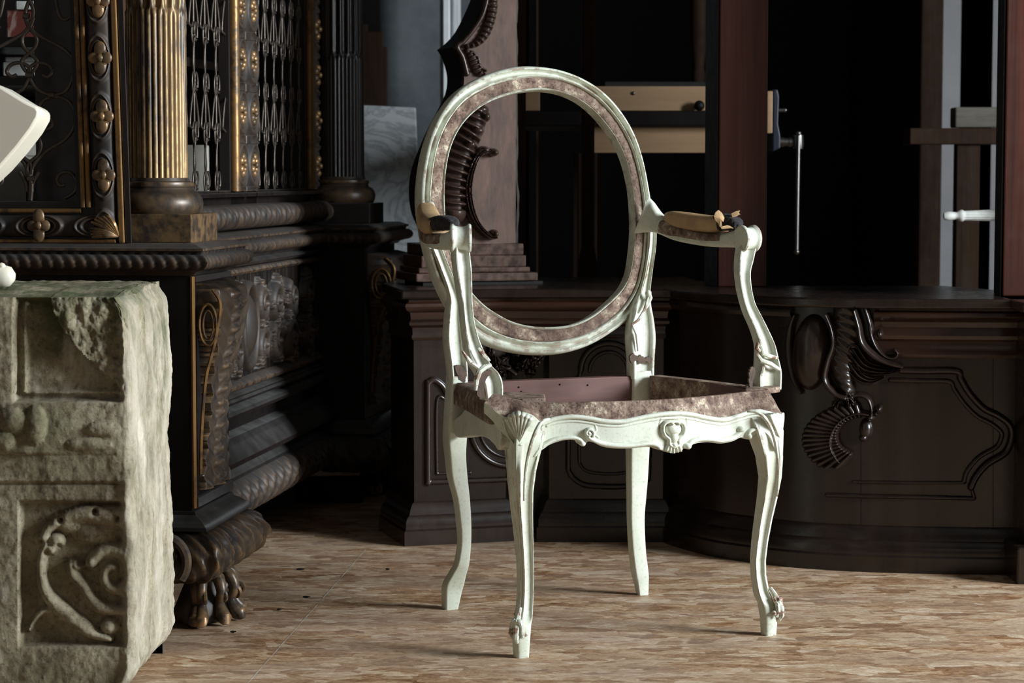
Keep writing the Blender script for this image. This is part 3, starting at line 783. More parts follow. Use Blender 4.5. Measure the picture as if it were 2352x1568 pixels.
# edge beads that run from the rail moulding down the legs
for pts in ([(1262, 962, -.034), (1247, 967, -.038), (1236, 980, -.040), (1226, 1002, -.038), (1216, 1034, -.034), (1209, 1070, -.028), (1205, 1108, -.024), (1203, 1150, -.020)],
            [(1716, 944, -.030), (1735, 945, -.036), (1752, 955, -.040), (1767, 976, -.040), (1779, 1008, -.038), (1786, 1050, -.034), (1788, 1094, -.028), (1785, 1140, -.024)],):
    q_ = smooth_path(pts, 40); MB().tube([CP(x, y, v) for x, y, v in q_], [.0022, .0032, .0034, .0032, .0026, .0012], 8).build('edge_bead', paint, chair)
# side and back rails
def rail(uv, z0, z1, t, m, name, zt=None):
    P2 = smooth_path(uv, 30); nr = np.gradient(P2, axis=0); nr = np.stack([nr[:, 1], -nr[:, 0]], -1); nr /= np.linalg.norm(nr, axis=1)[:, None]
    rings = []
    for (u, v), n in zip(P2, nr):
        rings.append([CL(u + n[0] * a, v + n[1] * a, z) for a, z in ((0, z0), (.004, z0 + .004), (.004, z1 - .016), (0, z1 - .002), (-.003, z1), (-t, z1), (-t, z0))])
    return MB().loft(rings).build(name, m, chair, auto=40)
sp0, sp1 = CL(-.2455, .06, 0), CL(-.190, .36, 0); sd_ = (sp1 - sp0) / np.linalg.norm(sp1 - sp0); sn_ = np.array([-sd_[1], sd_[0], 0])
def SPL(p): return PL(p[0], p[1], sp0 + sn_ * .002, sn_)
lobe = smooth_path([(1100, 918), (1120, 936), (1136, 956), (1146, 980), (1150, 1010), (1148, 1030), (1142, 1032), (1134, 1020), (1118, 1006), (1098, 1001), (1072, 1003), (1052, 1005), (1043, 996), (1041, 980), (1045, 962), (1058, 952), (1070, 934), (1078, 916)], 70, True)
sl = MB().prism([SPL(p) for p in lobe], -sn_ * .022).build('side_rail', paint, chair, auto=40, bevel=.002)
sr = rail([(.252, .055), (.262, .10), (.258, .18), (.240, .28), (.215, .385)], .337, RAILZ, .024, M['rail_inner'], 'side_rail')
for uvb in ([(-.1845, .385), (-.2065, .27), (-.2275, .17), (-.2425, .10), (-.2445, .055)], [(.2535, .055), (.2635, .10), (.2595, .18), (.2415, .28), (.2165, .385)]):
    rail(uvb, .366, RAILZ + .0015, .0265, tack, 'tacking_rebate')
def plate(pts_uv, z0, z1, m, parent, name):
    return MB().prism([CL(u, v, z0) for u, v in pts_uv], (0, 0, z1 - z0)).build(name, m, parent, smooth=False, bevel=.0015)
# bare inner faces and worn tops of the rails
MB().prism([CL(.212, .385, .34), CL(.236, .28, .34), CL(.234, .18, .34), CL(.236, .09, .34), CL(.226, .085, .34), CL(.226, .18, .34), CL(.228, .28, .34), CL(.205, .385, .34)], (0, 0, RAILZ - .34 + .001)).build('inner_lining', M['rail_inner'], sr, smooth=False)
MB().prism([CL(-.160, .385, .34), CL(-.182, .27, .34), CL(-.203, .17, .34), CL(-.217, .10, .34), CL(-.210, .10, .34), CL(-.196, .17, .34), CL(-.175, .27, .34), CL(-.154, .385, .34)], (0, 0, RAILZ - .34 + .001)).build('inner_lining', M['rail_inner'], sl, smooth=False)
br = MB(); c = CL(0, .408, (.337 + RAILZ) / 2)
br.box(c, (.362, .024, RAILZ - .337), th)
br.build('back_rail', M['rail_inner'], chair, smooth=False, bevel=.002)
for i, (u, v, z) in enumerate([(-.16, .393, .395), (-.14, .395, .39), (-.06, .395, .393), (-.055, .395, .385), (.02, .395, .395), (.075, .395, .392), (-.11, .395, .38)]):
    MB().sphere(CL(u, v + .001, z), .0018, 6).build('tack_hole', M['black'], chair)
# raised corner blocks on the front rail
def cblock(pts, z0, z1):
    return MB().prism([G(px, py, z0) for px, py in pts], (0, 0, z1 - z0)).build('corner_block', tack, chair, smooth=False, bevel=.002)
cblock([(1148, 924), (1200, 930), (1253, 928), (1251, 918), (1200, 914), (1150, 913)], RAILZ - .004, RAILZ + .006)
cblock([(1712, 906), (1760, 905), (1792, 901), (1786, 892), (1750, 893), (1712, 895)], RAILZ - .004, RAILZ + .006)

# knees: carved shell, husks and collar on the front left leg; the matching one on the right
def patch(px0, px1, py0, py1, n1, n2, fn, surf, eps, name, m, parent, back=.004):
    X, Y = np.meshgrid(np.linspace(px0, px1, n1), np.linspace(py0, py1, n2))
    f = Field(X, Y); fn(f); P, Nn = surf(X, Y)
    keep = f.H > eps
    mb = MB().masked(P + Nn * f.H[..., None], P - Nn * back, keep)
    return mb.build(name, m, parent, auto=60)
nd_l = (-E1 * .45 - E2 * .9); nd_l /= np.linalg.norm(nd_l)
def kneeL(X, Y):
    # a plane tangent to the outer corner of the leg, leaning in below
    z_t, z_b = .372, .30
    A = CL(-.2385, -.0145, .36); n = nd_l + EZ * (-.10); n = n / np.linalg.norm(n)
    P = PL(X, Y, A, n); 
    return P - n * (.0030 + .00004 * (X - 1196) ** 2 * .12)[..., None], np.broadcast_to(n, P.shape)
def shellL(f):
    c = (1192, 1018)
    for k, a in enumerate(np.linspace(-2.08, -1.12, 7)):
        r1 = 66 - abs(k - 3) * 2
        e_ = (c[0] + r1 * math.cos(a), c[1] + r1 * math.sin(a))
        f.bead([(c[0], c[1]), e_], [1.5, 6.2], .0045)
        f.blob(e_, 7, 6, .0055)
    f.bead(bezs([(1155, 968), (1165, 1000), (1180, 1022), (1184, 1050)]), 2.6, .004)
    f.blob((1192, 1021), 11, 5, .0065)
    for k, (y, r) in enumerate(((1034, 5.5), (1050, 4.5), (1064, 3.5), (1076, 2.6))): f.blob((1191 + k * .5, y), r, 8, .0055)
patch(1145, 1245, 940, 1090, 130, 170, shellL, kneeL, .0006, 'carved_shell', paint, chair, .010)
nd_r = (E1 * .93 - E2 * .42); nd_r /= np.linalg.norm(nd_r)
def kneeR(X, Y):
    A = CL(.2385, -.0135, .36); n = (E1 * .55 - E2 * .83); P = PL(X, Y, A, n)
    return P - n * .002, np.broadcast_to(n, P.shape)
def shellR(f):
    c = (1796, 1012)
    for k, a in enumerate(np.linspace(-1.95, -1.5, 5)):
        f.bead([(c[0] - 3, c[1]), (c[0] + 62 * math.cos(a), c[1] + 62 * math.sin(a))], [1.2, 4.0], .0035)
    for k, (y, r) in enumerate(((1030, 3), (1046, 2.6), (1062, 2.2))): f.blob((1794, y), r, 8, .003)
patch(1765, 1800, 945, 1080, 60, 150, shellR, kneeR, .0006, 'carved_shell', paint, chair, .008)

# arm supports ---------------------------------------------------
def support(rows, flip):
    S_ = smooth_path(rows, 90); rings = []
    pr = [(-.5, .35), (-.5, -.35), (-.47, -.47), (-.40, -.5), (-.32, -.44), (-.26, -.30), (-.12, -.22), (.10, -.20), (.24, -.26), (.33, -.40), (.40, -.5), (.47, -.47), (.5, -.35), (.5, .35), (.4, .5), (0, .5), (-.4, .5)]
    for l, r, y, v, dp in S_:
        c = CP((l + r) / 2, y, v)
        s1 = max(.010, ((r - l) * c[1] / FPX - dp * math.sin(th)) / math.cos(th))
        rings.append([c + E1 * a * s1 + E2 * b_ * dp for a, b_ in pr])
    return MB().loft(rings)
SR = [(1724, 1796, 893, .085, .034), (1722, 1797, 862, .085, .036), (1727, 1795, 845, .087, .036), (1729, 1789, 822, .09, .034), (1729, 1781, 790, .096, .028), (1719, 1765, 755, .105, .026), (1706, 1750, 725, .115, .025), (1696, 1735, 695, .126, .024), (1688, 1727, 660, .138, .024), (1684, 1725, 625, .149, .024), (1684, 1731, 600, .157, .024), (1687, 1737, 574, .162, .024), (1690, 1738, 562, .163, .024)]
SL = [(1098, 1157, 917, .085, .036), (1092, 1157, 880, .085, .036), (1083, 1148, 856, .087, .036), (1072, 1131, 838, .09, .032), (1063, 1117, 812, .096, .029), (1058, 1103, 780, .105, .027), (1053, 1092, 740, .117, .026), (1050, 1087, 700, .13, .025), (1043, 1086, 660, .142, .025), (1037, 1085, 620, .152, .025), (1034, 1082, 590, .160, .025), (1033, 1080, 565, .163, .025)]
for rows, sd in ((SL, -1), (SR, 1)):
    s_ = support(rows, sd).build('arm_support', paint, chair, auto=50)
    if sd > 0:
        q = MB().tube([CP(1746, 806, .072), CP(1738, 800, .071), CP(1740, 790, .073), CP(1748, 796, .072), CP(1752, 812, .070), CP(1768, 818, .070), CP(1786, 822, .074)], [.003, .004, .004, .0035, .004, .004, .003], 8)
        q.tube([CP(1738, 812, .072), CP(1748, 828, .067), CP(1770, 836, .067), CP(1792, 850, .07)], [.003, .0045, .0045, .003], 8)
        q.build('scroll_carving', paint, s_)
        chip_patch([(1722, 888), (1721, 858), (1726, 843), (1735, 846), (1732, 866), (1727, 888)], .0665, 'bare_patch', M['barew'], s_)
    else:
        q = MB().tube([CP(1093, 896, .069), CP(1094, 872, .068), CP(1101, 852, .067), CP(1114, 842, .067), CP(1128, 838, .067)], [.003, .0045, .005, .005, .003], 8)
        q.tube([CP(1062, 806, .075), CP(1080, 832, .073), CP(1100, 846, .068)], [.002, .004, .003], 8)
        q.tube([CP(1098, 800, .078), CP(1112, 818, .072), CP(1124, 830, .068)], [.003, .005, .003], 8)
        q.build('scroll_carving', paint, s_)
        chip_patch([(1097, 908), (1095, 880), (1103, 860), (1118, 850), (1130, 854), (1120, 866), (1113, 884), (1110, 912)], .0665, 'bare_patch', M['barew'], s_)
# arms -----------------------------------------------------------
def arm(rows, name='arm'):
    """rows: px, py, v, half width, half height"""
    R_ = smooth_path(rows, 60); pts = np.array([CP(r[0], r[1], r[2]) for r in R_])
    T_ = np.gradient(pts, axis=0); T_ /= np.linalg.norm(T_, axis=1)[:, None]; rings = []
    for p, t, r in zip(pts, T_, R_):
        side = np.cross(t, EZ); side /= np.linalg.norm(side); up = np.cross(side, t)
        pr = [(math.copysign(abs(math.cos(q)) ** .6, math.cos(q)), math.copysign(abs(math.sin(q)) ** .6, math.sin(q))) for q in np.linspace(0, 2 * math.pi, 20, endpoint=False)]
        rings.append([p + side * a * r[3] + up * b_ * r[4] for a, b_ in pr])
    return MB().loft(rings)
AR = [(1474, 494, .428, .010, .036), (1486, 499, .422, .011, .031), (1500, 506, .412, .012, .0235), (1513, 513, .40, .013, .018), (1530, 521, .385, .015, .0155), (1560, 534, .345, .017, .0145), (1600, 545, .30, .018, .0125), (1640, 551, .255, .0175, .012), (1675, 551, .215, .016, .013), (1700, 548, .185, .0145, .0155), (1716, 546, .165, .0135, .016)]
ar = arm(AR).build('arm', paint, chair, auto=60)
AL = [(990, 500, .430, .010, .030), (986, 504, .42, .012, .027), (985, 514, .40, .014, .021), (985, 532, .36, .016, .016), (993, 545, .31, .018, .0145), (1007, 553, .26, .0175, .0135), (1027, 555, .215, .016, .014), (1045, 551, .18, .0145, .0155), (1056, 549, .165, .0135, .016)]
al_ = arm(AL).build('arm', paint, chair, auto=60)
# the scrolled hand rests: a short barrel across the arm with raised rims
def handrest(px, py, v, r, hw, parent, tilt):
    c = CP(px, py, v); ax = E1 * math.cos(tilt) + E2 * math.sin(tilt); b1 = np.cross(ax, EZ); b1 /= np.linalg.norm(b1)
    prof = [(-1, .15), (-1.02, .42), (-.98, .5), (-1.0, .7), (-.98, .97), (-.85, 1.04), (-.68, 1.02), (-.55, .9), (-.25, .84), (0, .83), (.25, .84), (.55, .9), (.68, 1.02), (.85, 1.04), (.98, .97), (1.0, .7), (.98, .5), (1.02, .42), (1, .15)]
    rings = [[c + ax * a * hw + (b1 * math.cos(t) + EZ * math.sin(t) * 1.12) * rr * r for t in np.linspace(0, 2 * math.pi, 28, endpoint=False)] for a, rr in prof]
    return MB().loft(rings).build('hand_rest', paint, parent, auto=50)
handrest(1717, 548, .160, .0205, .0165, ar, .20)
handrest(1058, 547, .160, .0205, .0175, al_, -.34)
# bare tacked strip along each arm and the worn pads
def strip(rows, name, m, parent):
    return arm(rows).build(name, m, parent, auto=60)
strip([(1526, 520, .378, .0175, .0125), (1560, 531, .345, .0187, .0115), (1600, 540, .30, .0195, .0095), (1640, 546, .255, .019, .0085), (1668, 545, .222, .0175, .008)], 'tacking_band', tack, ar)
strip([(984, 522, .378, .0175, .014), (988, 538, .33, .0190, .0125), (1000, 548, .28, .0195, .011), (1018, 550, .235, .019, .0105), (1030, 549, .21, .0175, .010)], 'tacking_band', tack, al_)
pd = thing_pad = arm([(1530, 498, .380, .006, .005), (1536, 499, .375, .013, .010), (1550, 503, .360, .0175, .0145), (1580, 508, .325, .0200, .0155), (1615, 513, .285, .0205, .0155), (1645, 515, .25, .020, .0150), (1663, 514, .23, .0185, .0135)]).build('arm_pad', M['leather'], chair, auto=70)
q = arm([(1645, 513, .252, .016, .0125), (1662, 510, .232, .0185, .0145), (1680, 512, .21, .0165, .0130), (1694, 516, .195, .0115, .009), (1700, 518, .188, .004, .004)])
for i, p in enumerate(q.v):
    d = noise.noise(Vector(p) * 260) * .0022; q.v[i] = (p[0] + d, p[1] + d, p[2] + d)
q.build('stuffing', M['horse'], pd, auto=80)
pdl = arm([(978, 478, .395, .008, .008), (979, 484, .38, .015, .0145), (982, 498, .35, .019, .017), (987, 510, .315, .020, .017), (997, 518, .28, .020, .016), (1010, 519, .25, .018, .013)]).build('arm_pad', M['leather'], chair, auto=70)
q = arm([(1000, 514, .27, .016, .011), (1018, 512, .235, .017, .0125), (1036, 513, .205, .014, .010), (1046, 517, .19, .006, .005)])
for i, p in enumerate(q.v):
    d = noise.noise(Vector(p) * 260) * .002; q.v[i] = (p[0] + d, p[1] + d, p[2] + d)
q.build('stuffing', M['horse'], pdl, auto=80)
# torn flaps of hide
def flap(pts, v, name, parent, m):
    P_ = [CP(x, y, v) for x, y in pts]; c = np.mean(P_, axis=0) - E2 * .004
    mb = MB(); n = len(P_); mb.add(P_ + [c] + [p + E2 * .0012 for p in P_], [(i, (i + 1) % n, n) for i in range(n)] + [tuple(n + 1 + i for i in range(n))[::-1]] + [(i, n + 1 + i, n + 1 + (i + 1) % n, (i + 1) % n) for i in range(n)])
    return mb.build(name, m, parent, smooth=False)
flap([(1643, 488), (1650, 482), (1658, 488), (1664, 500), (1662, 510), (1657, 508), (1659, 519), (1653, 521), (1649, 512), (1643, 506), (1640, 497)], .205, 'torn_flap', pd, M['rag'])
flap([(1680, 490), (1690, 485), (1700, 483), (1697, 489), (1701, 492), (1690, 497), (1682, 499)], .20, 'torn_flap', pd, M['rag'])
flap([(1655, 521), (1670, 517), (1684, 520), (1697, 523), (1694, 527), (1680, 525), (1668, 526), (1658, 526)], .195, 'torn_flap', pd, M['rag'])

# ------------------------------------------------------------------ the carved cabinet on the left
OC = np.array([-.541, 3.85, 0.0]); DC = np.array([.136, .991, 0.0]); DC /= np.linalg.norm(DC); NC = np.array([DC[1], -DC[0], 0.0])
def CB(u, n, z): return OC + DC * u + NC * n + EZ * z
def cab_hit(px, py, n=0.0):
    """(u, z) where a sight line meets the cabinet plane at offset n"""
    P = PL(px, py, OC + NC * n, NC); d = P - OC
    return d @ DC, P[..., 2]
def sweep(pts, prof, fr, step=.004, mod=None, cap=True):
    """moulding profile [(outset, z)] swept along plan points; fr maps plan (a, b, z) to the world"""
    P = np.array(pts, float); T_ = np.diff(P, axis=0); L_ = np.hypot(T_[:, 0], T_[:, 1]); T_ /= L_[:, None]
    Nl = np.stack([-T_[:, 1], T_[:, 0]], -1); mit = []
    for i in range(len(P)):
        if i == 0: mit.append(Nl[0])
        elif i == len(P) - 1: mit.append(Nl[-1])
        else:
            m_ = Nl[i - 1] + Nl[i]; mit.append(m_ / max(.3, (m_ @ Nl[i])) if m_ @ Nl[i] > 1e-6 else Nl[i])
    rings = []; s0 = 0
    for i in range(len(L_)):
        k = max(1, int(L_[i] / step))
        for j in range(k + (1 if i == len(L_) - 1 else 0)):
            t = j / k; row = []
            for q, (o_, z) in enumerate(prof):
                oo_ = o_ if mod is None else mod(s0 + t * L_[i], q, o_, z)
                a = P[i] + mit[i] * oo_; b_ = P[i + 1] + mit[i + 1] * oo_
                c = a + (b_ - a) * t; row.append(fr(c[0], c[1], z))
            rings.append(row)
        s0 += L_[i]
    mb = MB(); mb.loft(rings, cap=cap); return mb
plan_c = [(0, -1.3), (0, 0), (.24, 0), (.24, -.118), (1.46, -.118), (1.46, 0), (1.84, 0), (1.84, -.62)]
cab = thing('carved_cabinet', 'tall dark carved cabinet with rubbed gilding, fluted columns and iron grille doors', 'cabinet', tuple(CB(0, 0, 0)))
CD, CK, GT = M['cabdark'], M['cabcarve'], M['gilt']
body = MB()
poly = [CB(u, n, .185) for u, n in [(0, 0), (.24, 0), (.24, -.118), (1.46, -.118), (1.46, 0), (1.84, 0), (1.84, -.62), (0, -.62)]]
poly = [CB(u, n, .185) for u, n in [(0.0, -1.3), (0, 0), (.24, 0), (.24, -.118), (1.46, -.118), (1.46, 0), (1.84, 0), (1.84, -1.3)]]
body.prism(poly, (0, 0, .44))
lower = body.build('lower_case', M['black'], cab, smooth=False, bevel=.003)
# ledge with its carved roll
lp = [(-.02, .598), (.006, .600), (.012, .606), (.020, .609), (.030, .611), (.0365, .616), (.039, .623), (.0365, .630), (.030, .635), (.024, .636), (.026, .641), (.030, .642), (.030, .646), (.020, .649), (.012, .653), (-.02, .6535)]
def rope(s, q, o_, z):
    if 3 <= q <= 9: return o_ + .0036 * (abs(math.sin(math.pi * (s / .019 + (z - .62) * 22))) - .5)
    return o_
sweep(plan_c, lp, CB, .0022, rope).build('ledge', CK, cab, auto=70)
MB().prism([CB(u, n, .645) for u, n in [(0.01, -1.3), (.01, -.01), (.23, -.01), (.23, -.128), (1.47, -.128), (1.47, -.01), (1.83, -.01), (1.83, -1.3)]], (0, 0, .008)).build('ledge_board', CD, cab, smooth=False)
# base mouldings
bp = [(-.02, .20), (.004, .200), (.006, .194), (.014, .190), (.024, .182), (.030, .176), (.032, .170), (-.02, .170)]
sweep(plan_c, bp, CB, .02).build('base_moulding', CD, cab, auto=35)
# leaf-carved roll under the base
def leafroll(s, q, o_, z):
    w_ = math.sin(math.pi * (s / .032 + (z - .13) * 9)); v_ = math.sin(math.pi * (s / .011 - (z - .13) * 30))
    return o_ + .010 * (abs(w_) - .6) + .003 * v_
rp = [(-.03, .172)] + [(.000 + .052 * math.sin(t) - .012, .132 + .042 * math.cos(t)) for t in np.linspace(.0, math.pi, 13)] + [(-.04, .088)]
sweep([(.24, -.10), (1.46, -.10)], rp, CB, .0035, leafroll).build('leaf_roll', CK, cab, auto=80)
def gad(s, q, o_, z):
    return o_ + .008 * (abs(math.sin(math.pi * s / .045)) - .5) + .0035 * math.sin(math.pi * (s / .012 + z * 60))
rp2 = [(-.03, .172)] + [(.004 + .062 * math.sin(t) - .010, .124 + .048 * math.cos(t)) for t in np.linspace(.0, math.pi, 15)] + [(-.04, .076)]
sweep([(.0, -.28), (.0, .0), (.235, .0), (.235, -.10)], rp2, CB, .003, gad).build('gadrooned_roll', M['gilt'], cab, auto=80)
sweep([(1.46, -.10), (1.46, .0), (1.84, .0), (1.84, -.3)], rp2, CB, .004, gad).build('gadrooned_roll', CK, cab, auto=80)
# volute and ball on the near end of the roll
vq = [CB(-.062, -.035 + .040 * math.cos(a) * (1 - .10 * a), .128 + .042 * math.sin(a) * (1 - .10 * a)) for a in np.linspace(-.8, 6.5, 50)]
MB().tube(vq, [.009, .009, .006], 8).sphere(CB(-.060, -.105, .115), (.018, .018, .022), 14).tube([CB(-.055, -.15, .165), CB(-.066, -.10, .160), CB(-.066, -.05, .168), CB(-.06, -.01, .150)], [.004, .009, .005], 8).build('volute', CK, cab)
# carved feet
def foot(u0, n0, m_):
    mb = MB()
    rng_ = random.Random(3)
    prof = [(.030, .0), (.046, .004), (.050, .02), (.040, .045), (.030, .07), (.036, .095)]
    c = CB(u0, n0, 0); rings = []
    for r, z in prof:
        rings.append([c + DC * (r * 1.5 * math.cos(t)) + NC * (r * .95 * math.sin(t) * (1 + .08 * math.cos(6 * t))) + EZ * z for t in np.linspace(0, 2 * math.pi, 48, endpoint=False)])
    mb.loft(rings)
    f = mb.build('foot', m_, cab, auto=50)
    for k, a in enumerate(np.linspace(-1.9, 1.2, 6)):
        dx = DC * math.sin(a) * 1.35 + NC * math.cos(a)
        if k == 0: dx = -DC * 1.25 + NC * .1
        q = [c + dx * .028 + EZ * .088, c + dx * .046 + EZ * .080, c + dx * .056 + EZ * .058, c + dx * .050 + EZ * .038, c + dx * .058 + EZ * .020, c + dx * .066 + EZ * .0125, c + dx * .052 + EZ * .010]
        MB().tube(smooth_path(q, 22), [.006, .011, .009, .008, .0125, .0115, .006], 10).build('toe', M['gilt'], f)
    for k in range(5):
        a = -1.2 + k * .55; dx = DC * math.sin(a) * 1.35 + NC * math.cos(a)
        vs = [c + dx * (.052 + .014 * math.sin(t)) + EZ * (.050 + .014 * math.cos(t) * (1 - .1 * t)) + DC * .004 * t for t in np.linspace(0, 5, 18)]
        MB().tube(vs, [.0045, .0035, .002], 6).build('carved_curl', M['gilt'], f)
foot(.075, -.004, CK)
foot(1.70, -.02, CK)
foot(.09, -.9, CK)
# carved brackets on the two pedestals
def bracket(ua, ub, prot, m_, detail=1):
    n1, n2 = 70 * detail, 170 * detail
    U, Z = np.meshgrid(np.linspace(ua, ub, n1), np.linspace(.232, .585, n2))
    uc = (ua + ub) / 2; hw = (ub - ua) / 2
    t = (Z - .232) / (.585 - .232)
    pr = np.interp(Z, [.232, .26, .33, .42, .50, .55, .575, .585], [.010, .006, .008, .016, .036, .044, .036, .010]) * prot
    f = Field((U - uc) / hw, Z / hw)
    X = (U - uc) / hw
    wdt = np.interp(Z, [.232, .27, .36, .46, .52, .585], [.95, .85, .62, .80, 1.0, 1.0])
    Hh = .006 * (1 - np.clip(np.abs(X) / wdt, 0, 1) ** 2) + .004 * np.abs(np.cos(X * 4.7)) + .0028 * np.cos(Z * 2 * math.pi / .021 + np.abs(X) * 5) * (np.abs(X) < .3) + .002 * np.cos(Z * 2 * math.pi / .033 - np.abs(X) * 9)
    keep = np.abs(X) < wdt
    off = pr + Hh * keep
    P = OC + DC * U[..., None] + NC * off[..., None] + EZ * Z[..., None]
    Q = OC + DC * U[..., None] + NC * np.full_like(off, -.002)[..., None] + EZ * Z[..., None]
    b_ = MB().masked(P, Q, keep).build('scroll_bracket', m_, cab, auto=75)
    # volute seen on the side of the bracket
    mb = MB(); el = [CB(ua - .003, .022 * prot + .015 * prot * math.cos(a), .515 + .035 * math.sin(a)) for a in np.linspace(0, 2 * math.pi, 36)]
    mb.tube(el, .0028, 6)
    el = [CB(ua - .003, .022 * prot + .009 * prot * math.cos(a), .515 + .024 * math.sin(a)) for a in np.linspace(0, 2 * math.pi, 36)]
    mb.tube(el, .0022, 6)
    mb.build('volute', M['giltbead'], b_)
    ed = [CB(ua - .002, p * prot, z) for z, p in ((.575, .030), (.55, .043), (.50, .036), (.46, .026), (.42, .016), (.33, .008), (.26, .006))]
    MB().tube(smooth_path(ed, 40), .0032, 6).build('gilded_edge', M['giltbead'], b_)
bracket(.030, .215, 1.0, M['gilt'])
bracket(1.50, 1.80, 1.5, CK)
# pedestal corner bead
MB().tube([CB(.002, .002, .205), CB(.002, .002, .598)], .0042, 8).build('corner_bead', M['giltbead'], cab)
for z0, z1, n0 in ((.205, .222, .006), (.588, .598, .006)):
    MB().box(CB(.12, n0 / 2, (z0 + z1) / 2), (.23, n0 + .004, z1 - z0), math.atan2(DC[1], DC[0])).build('pedestal_fillet', CD, cab, smooth=False, bevel=.001)
# carved panel of the recess
n1, n2 = 460, 150
U, Z = np.meshgrid(np.linspace(.25, 1.45, n1), np.linspace(.352, .572, n2))
f = Field(U * 1.0, Z)
def cz(px, py): 
    a, b_ = cab_hit(px, py, -.118); return float(a), float(b_)
rr_ = random.Random(11)
# central long oval and scrolling acanthus to both sides
f.blob((.80, .462), .045, .072, .030, 0, p=.6)
f.bead([(.80 + .056 * math.cos(a), .462 + .084 * math.sin(a)) for a in np.linspace(0, 2 * math.pi, 40)], .010, .022)
for cx, sg, rr2 in ((.70, -1, .050), (.92, 1, .050), (1.04, -1, .052), (1.18, 1, .055), (1.34, -1, .05), (.56, 1, .05)):
    for cy in (.50, .415):
        s2 = sg if cy > .45 else -sg
        f.bead(spiral((cx, cy), rr2 * .72, .008, 2.2 * s2, 1.5 * s2, 40), [.013, .011, .006], .022)
        for k in range(5):
            a = rr_.uniform(0, 6.28)
            f.leaf((cx + rr2 * .3 * math.cos(a), cy + rr2 * .3 * math.sin(a)), a, rr2 * .95, rr2 * .28, .024, 4)
        f.blob((cx, cy), .012, .012, .028)
for k in range(26):
    a = rr_.uniform(0, 6.28); f.leaf((rr_.uniform(.28, 1.42), rr_.uniform(.39, .53)), a, rr_.uniform(.03, .06), rr_.uniform(.010, .018), rr_.uniform(.012, .024), 3)

P = OC + DC * U[..., None] + NC * (-.118 + f.H)[..., None] + EZ * Z[..., None]
Q = OC + DC * U[..., None] + NC * np.full_like(U, -.124)[..., None] + EZ * Z[..., None]
MB().thick(P, Q).build('carved_panel', CK, cab, auto=80)
# horizontal mouldings above and below it
def twist(s, q, o_, z): return o_ + (.0022 * math.sin(2 * math.pi * (s / .012 + z * 30)) if 2 <= q <= 5 else 0)
for zz0, pp, md in ((.335, [(0, .0), (.010, .002), (.018, .007), (.020, .013), (.014, .018), (.006, .022), (0, .024)], twist),
                    (.315, [(0, 0), (.022, .001), (.024, .006), (.018, .010), (.020, .014), (.012, .018), (0, .020)], None),
                    (.290, [(0, 0), (.030, .001), (.032, .008), (.026, .014), (0, .022)], None),
                    (.232, [(0, -.03), (.050, -.028), (.052, -.018), (.030, .008), (.022, .020), (0, .028)], None),
                    (.566, [(0, 0), (.010, .002), (.016, .008), (.010, .014), (0, .016)], twist),
                    (.584, [(0, 0), (.014, .002), (.022, .008), (.018, .014), (0, .018)], None)):
    sweep([(.242, -.118), (1.458, -.118)], [(o_ - (.004 if o_ == 0 else 0), zz0 + z) for o_, z in pp], CB, .0035 if md else .05, md).build('panel_moulding', CK if md else CD, cab, auto=40)
# corner columns on their plinths
def column(u0, n0, hid, m_sh, m_base):
    c = CB(u0, n0, 0)
    yaw = math.atan2(DC[1], DC[0])
    MB().box(CB(u0, n0, .6775), (.168, .168, .049), yaw).build('plinth', m_base, cab, smooth=False, bevel=.002)
    MB().lathe(c, [(.070, .700), (.0745, .703), (.0785, .711), (.0795, .720), (.0775, .729), (.072, .737), (.064, .741), (.062, .746), (.0645, .750), (.063, .756), (.056, .758), (.054, .764)], 48).build('column_base', M['gilt'], cab, auto=50)
    rings = []; nf = 16; per = 12
    angs = np.linspace(0, 2 * math.pi, nf * per, endpoint=False)
    for z in [.760, .80, .90, 1.0, 1.04, 1.05, 1.056, 1.065, 1.2, 1.6, 2.0]:
        R = .0515 - .002 * (z - .76); row = []
        k = 1 if z <= 1.05 else 0
        for a in angs:
            ph = (a * nf / (2 * math.pi)) % 1
            flute = -.0075 * max(0, math.sin(math.pi * min(1, max(0, (ph - .14) / .72)))) ** .6
            reed = .0030 * abs(math.sin(math.pi * (a * nf / math.pi) % math.pi)) - .0015
            r = R + (reed if k else flute)
            row.append(c + np.array([r * math.cos(a), r * math.sin(a), z]))
        rings.append(row)
    MB().loft(rings).build('fluted_shaft', m_sh, cab, auto=60)
column(.13, -.095, 0, M['giltc'], M['gilt'])
column(1.66, -.093, 0, M['cabdark'], CD)
# upper case: corner posts, back, shelves, cornice
up = MB(); yaw = math.atan2(DC[1], DC[0])
for u, n, a, b_ in ((.13, -.24, .14, .10), (1.66, -.24, .16, .12), (1.66, -1.2, .2, .1)): up.box(CB(u, n, 1.35), (a, b_, 1.4), yaw)
up.box(CB(.93, -.95, 1.35), (1.78, .03, 1.4), yaw)
up.build('upper_case', CD, cab, smooth=False, bevel=.003)
MB().box(CB(1.80, -.6, 1.35), (.03, .8, 1.4), yaw).build('end_panel', CD, cab, smooth=False)
MB().box(CB(.93, -.52, 2.09), (1.9, 1.1, .08), yaw).build('cornice', CD, cab, smooth=False)
MB().box(CB(.95, -.55, 1.00), (1.65, .62, .018), yaw).build('shelf', CD, cab, smooth=False)

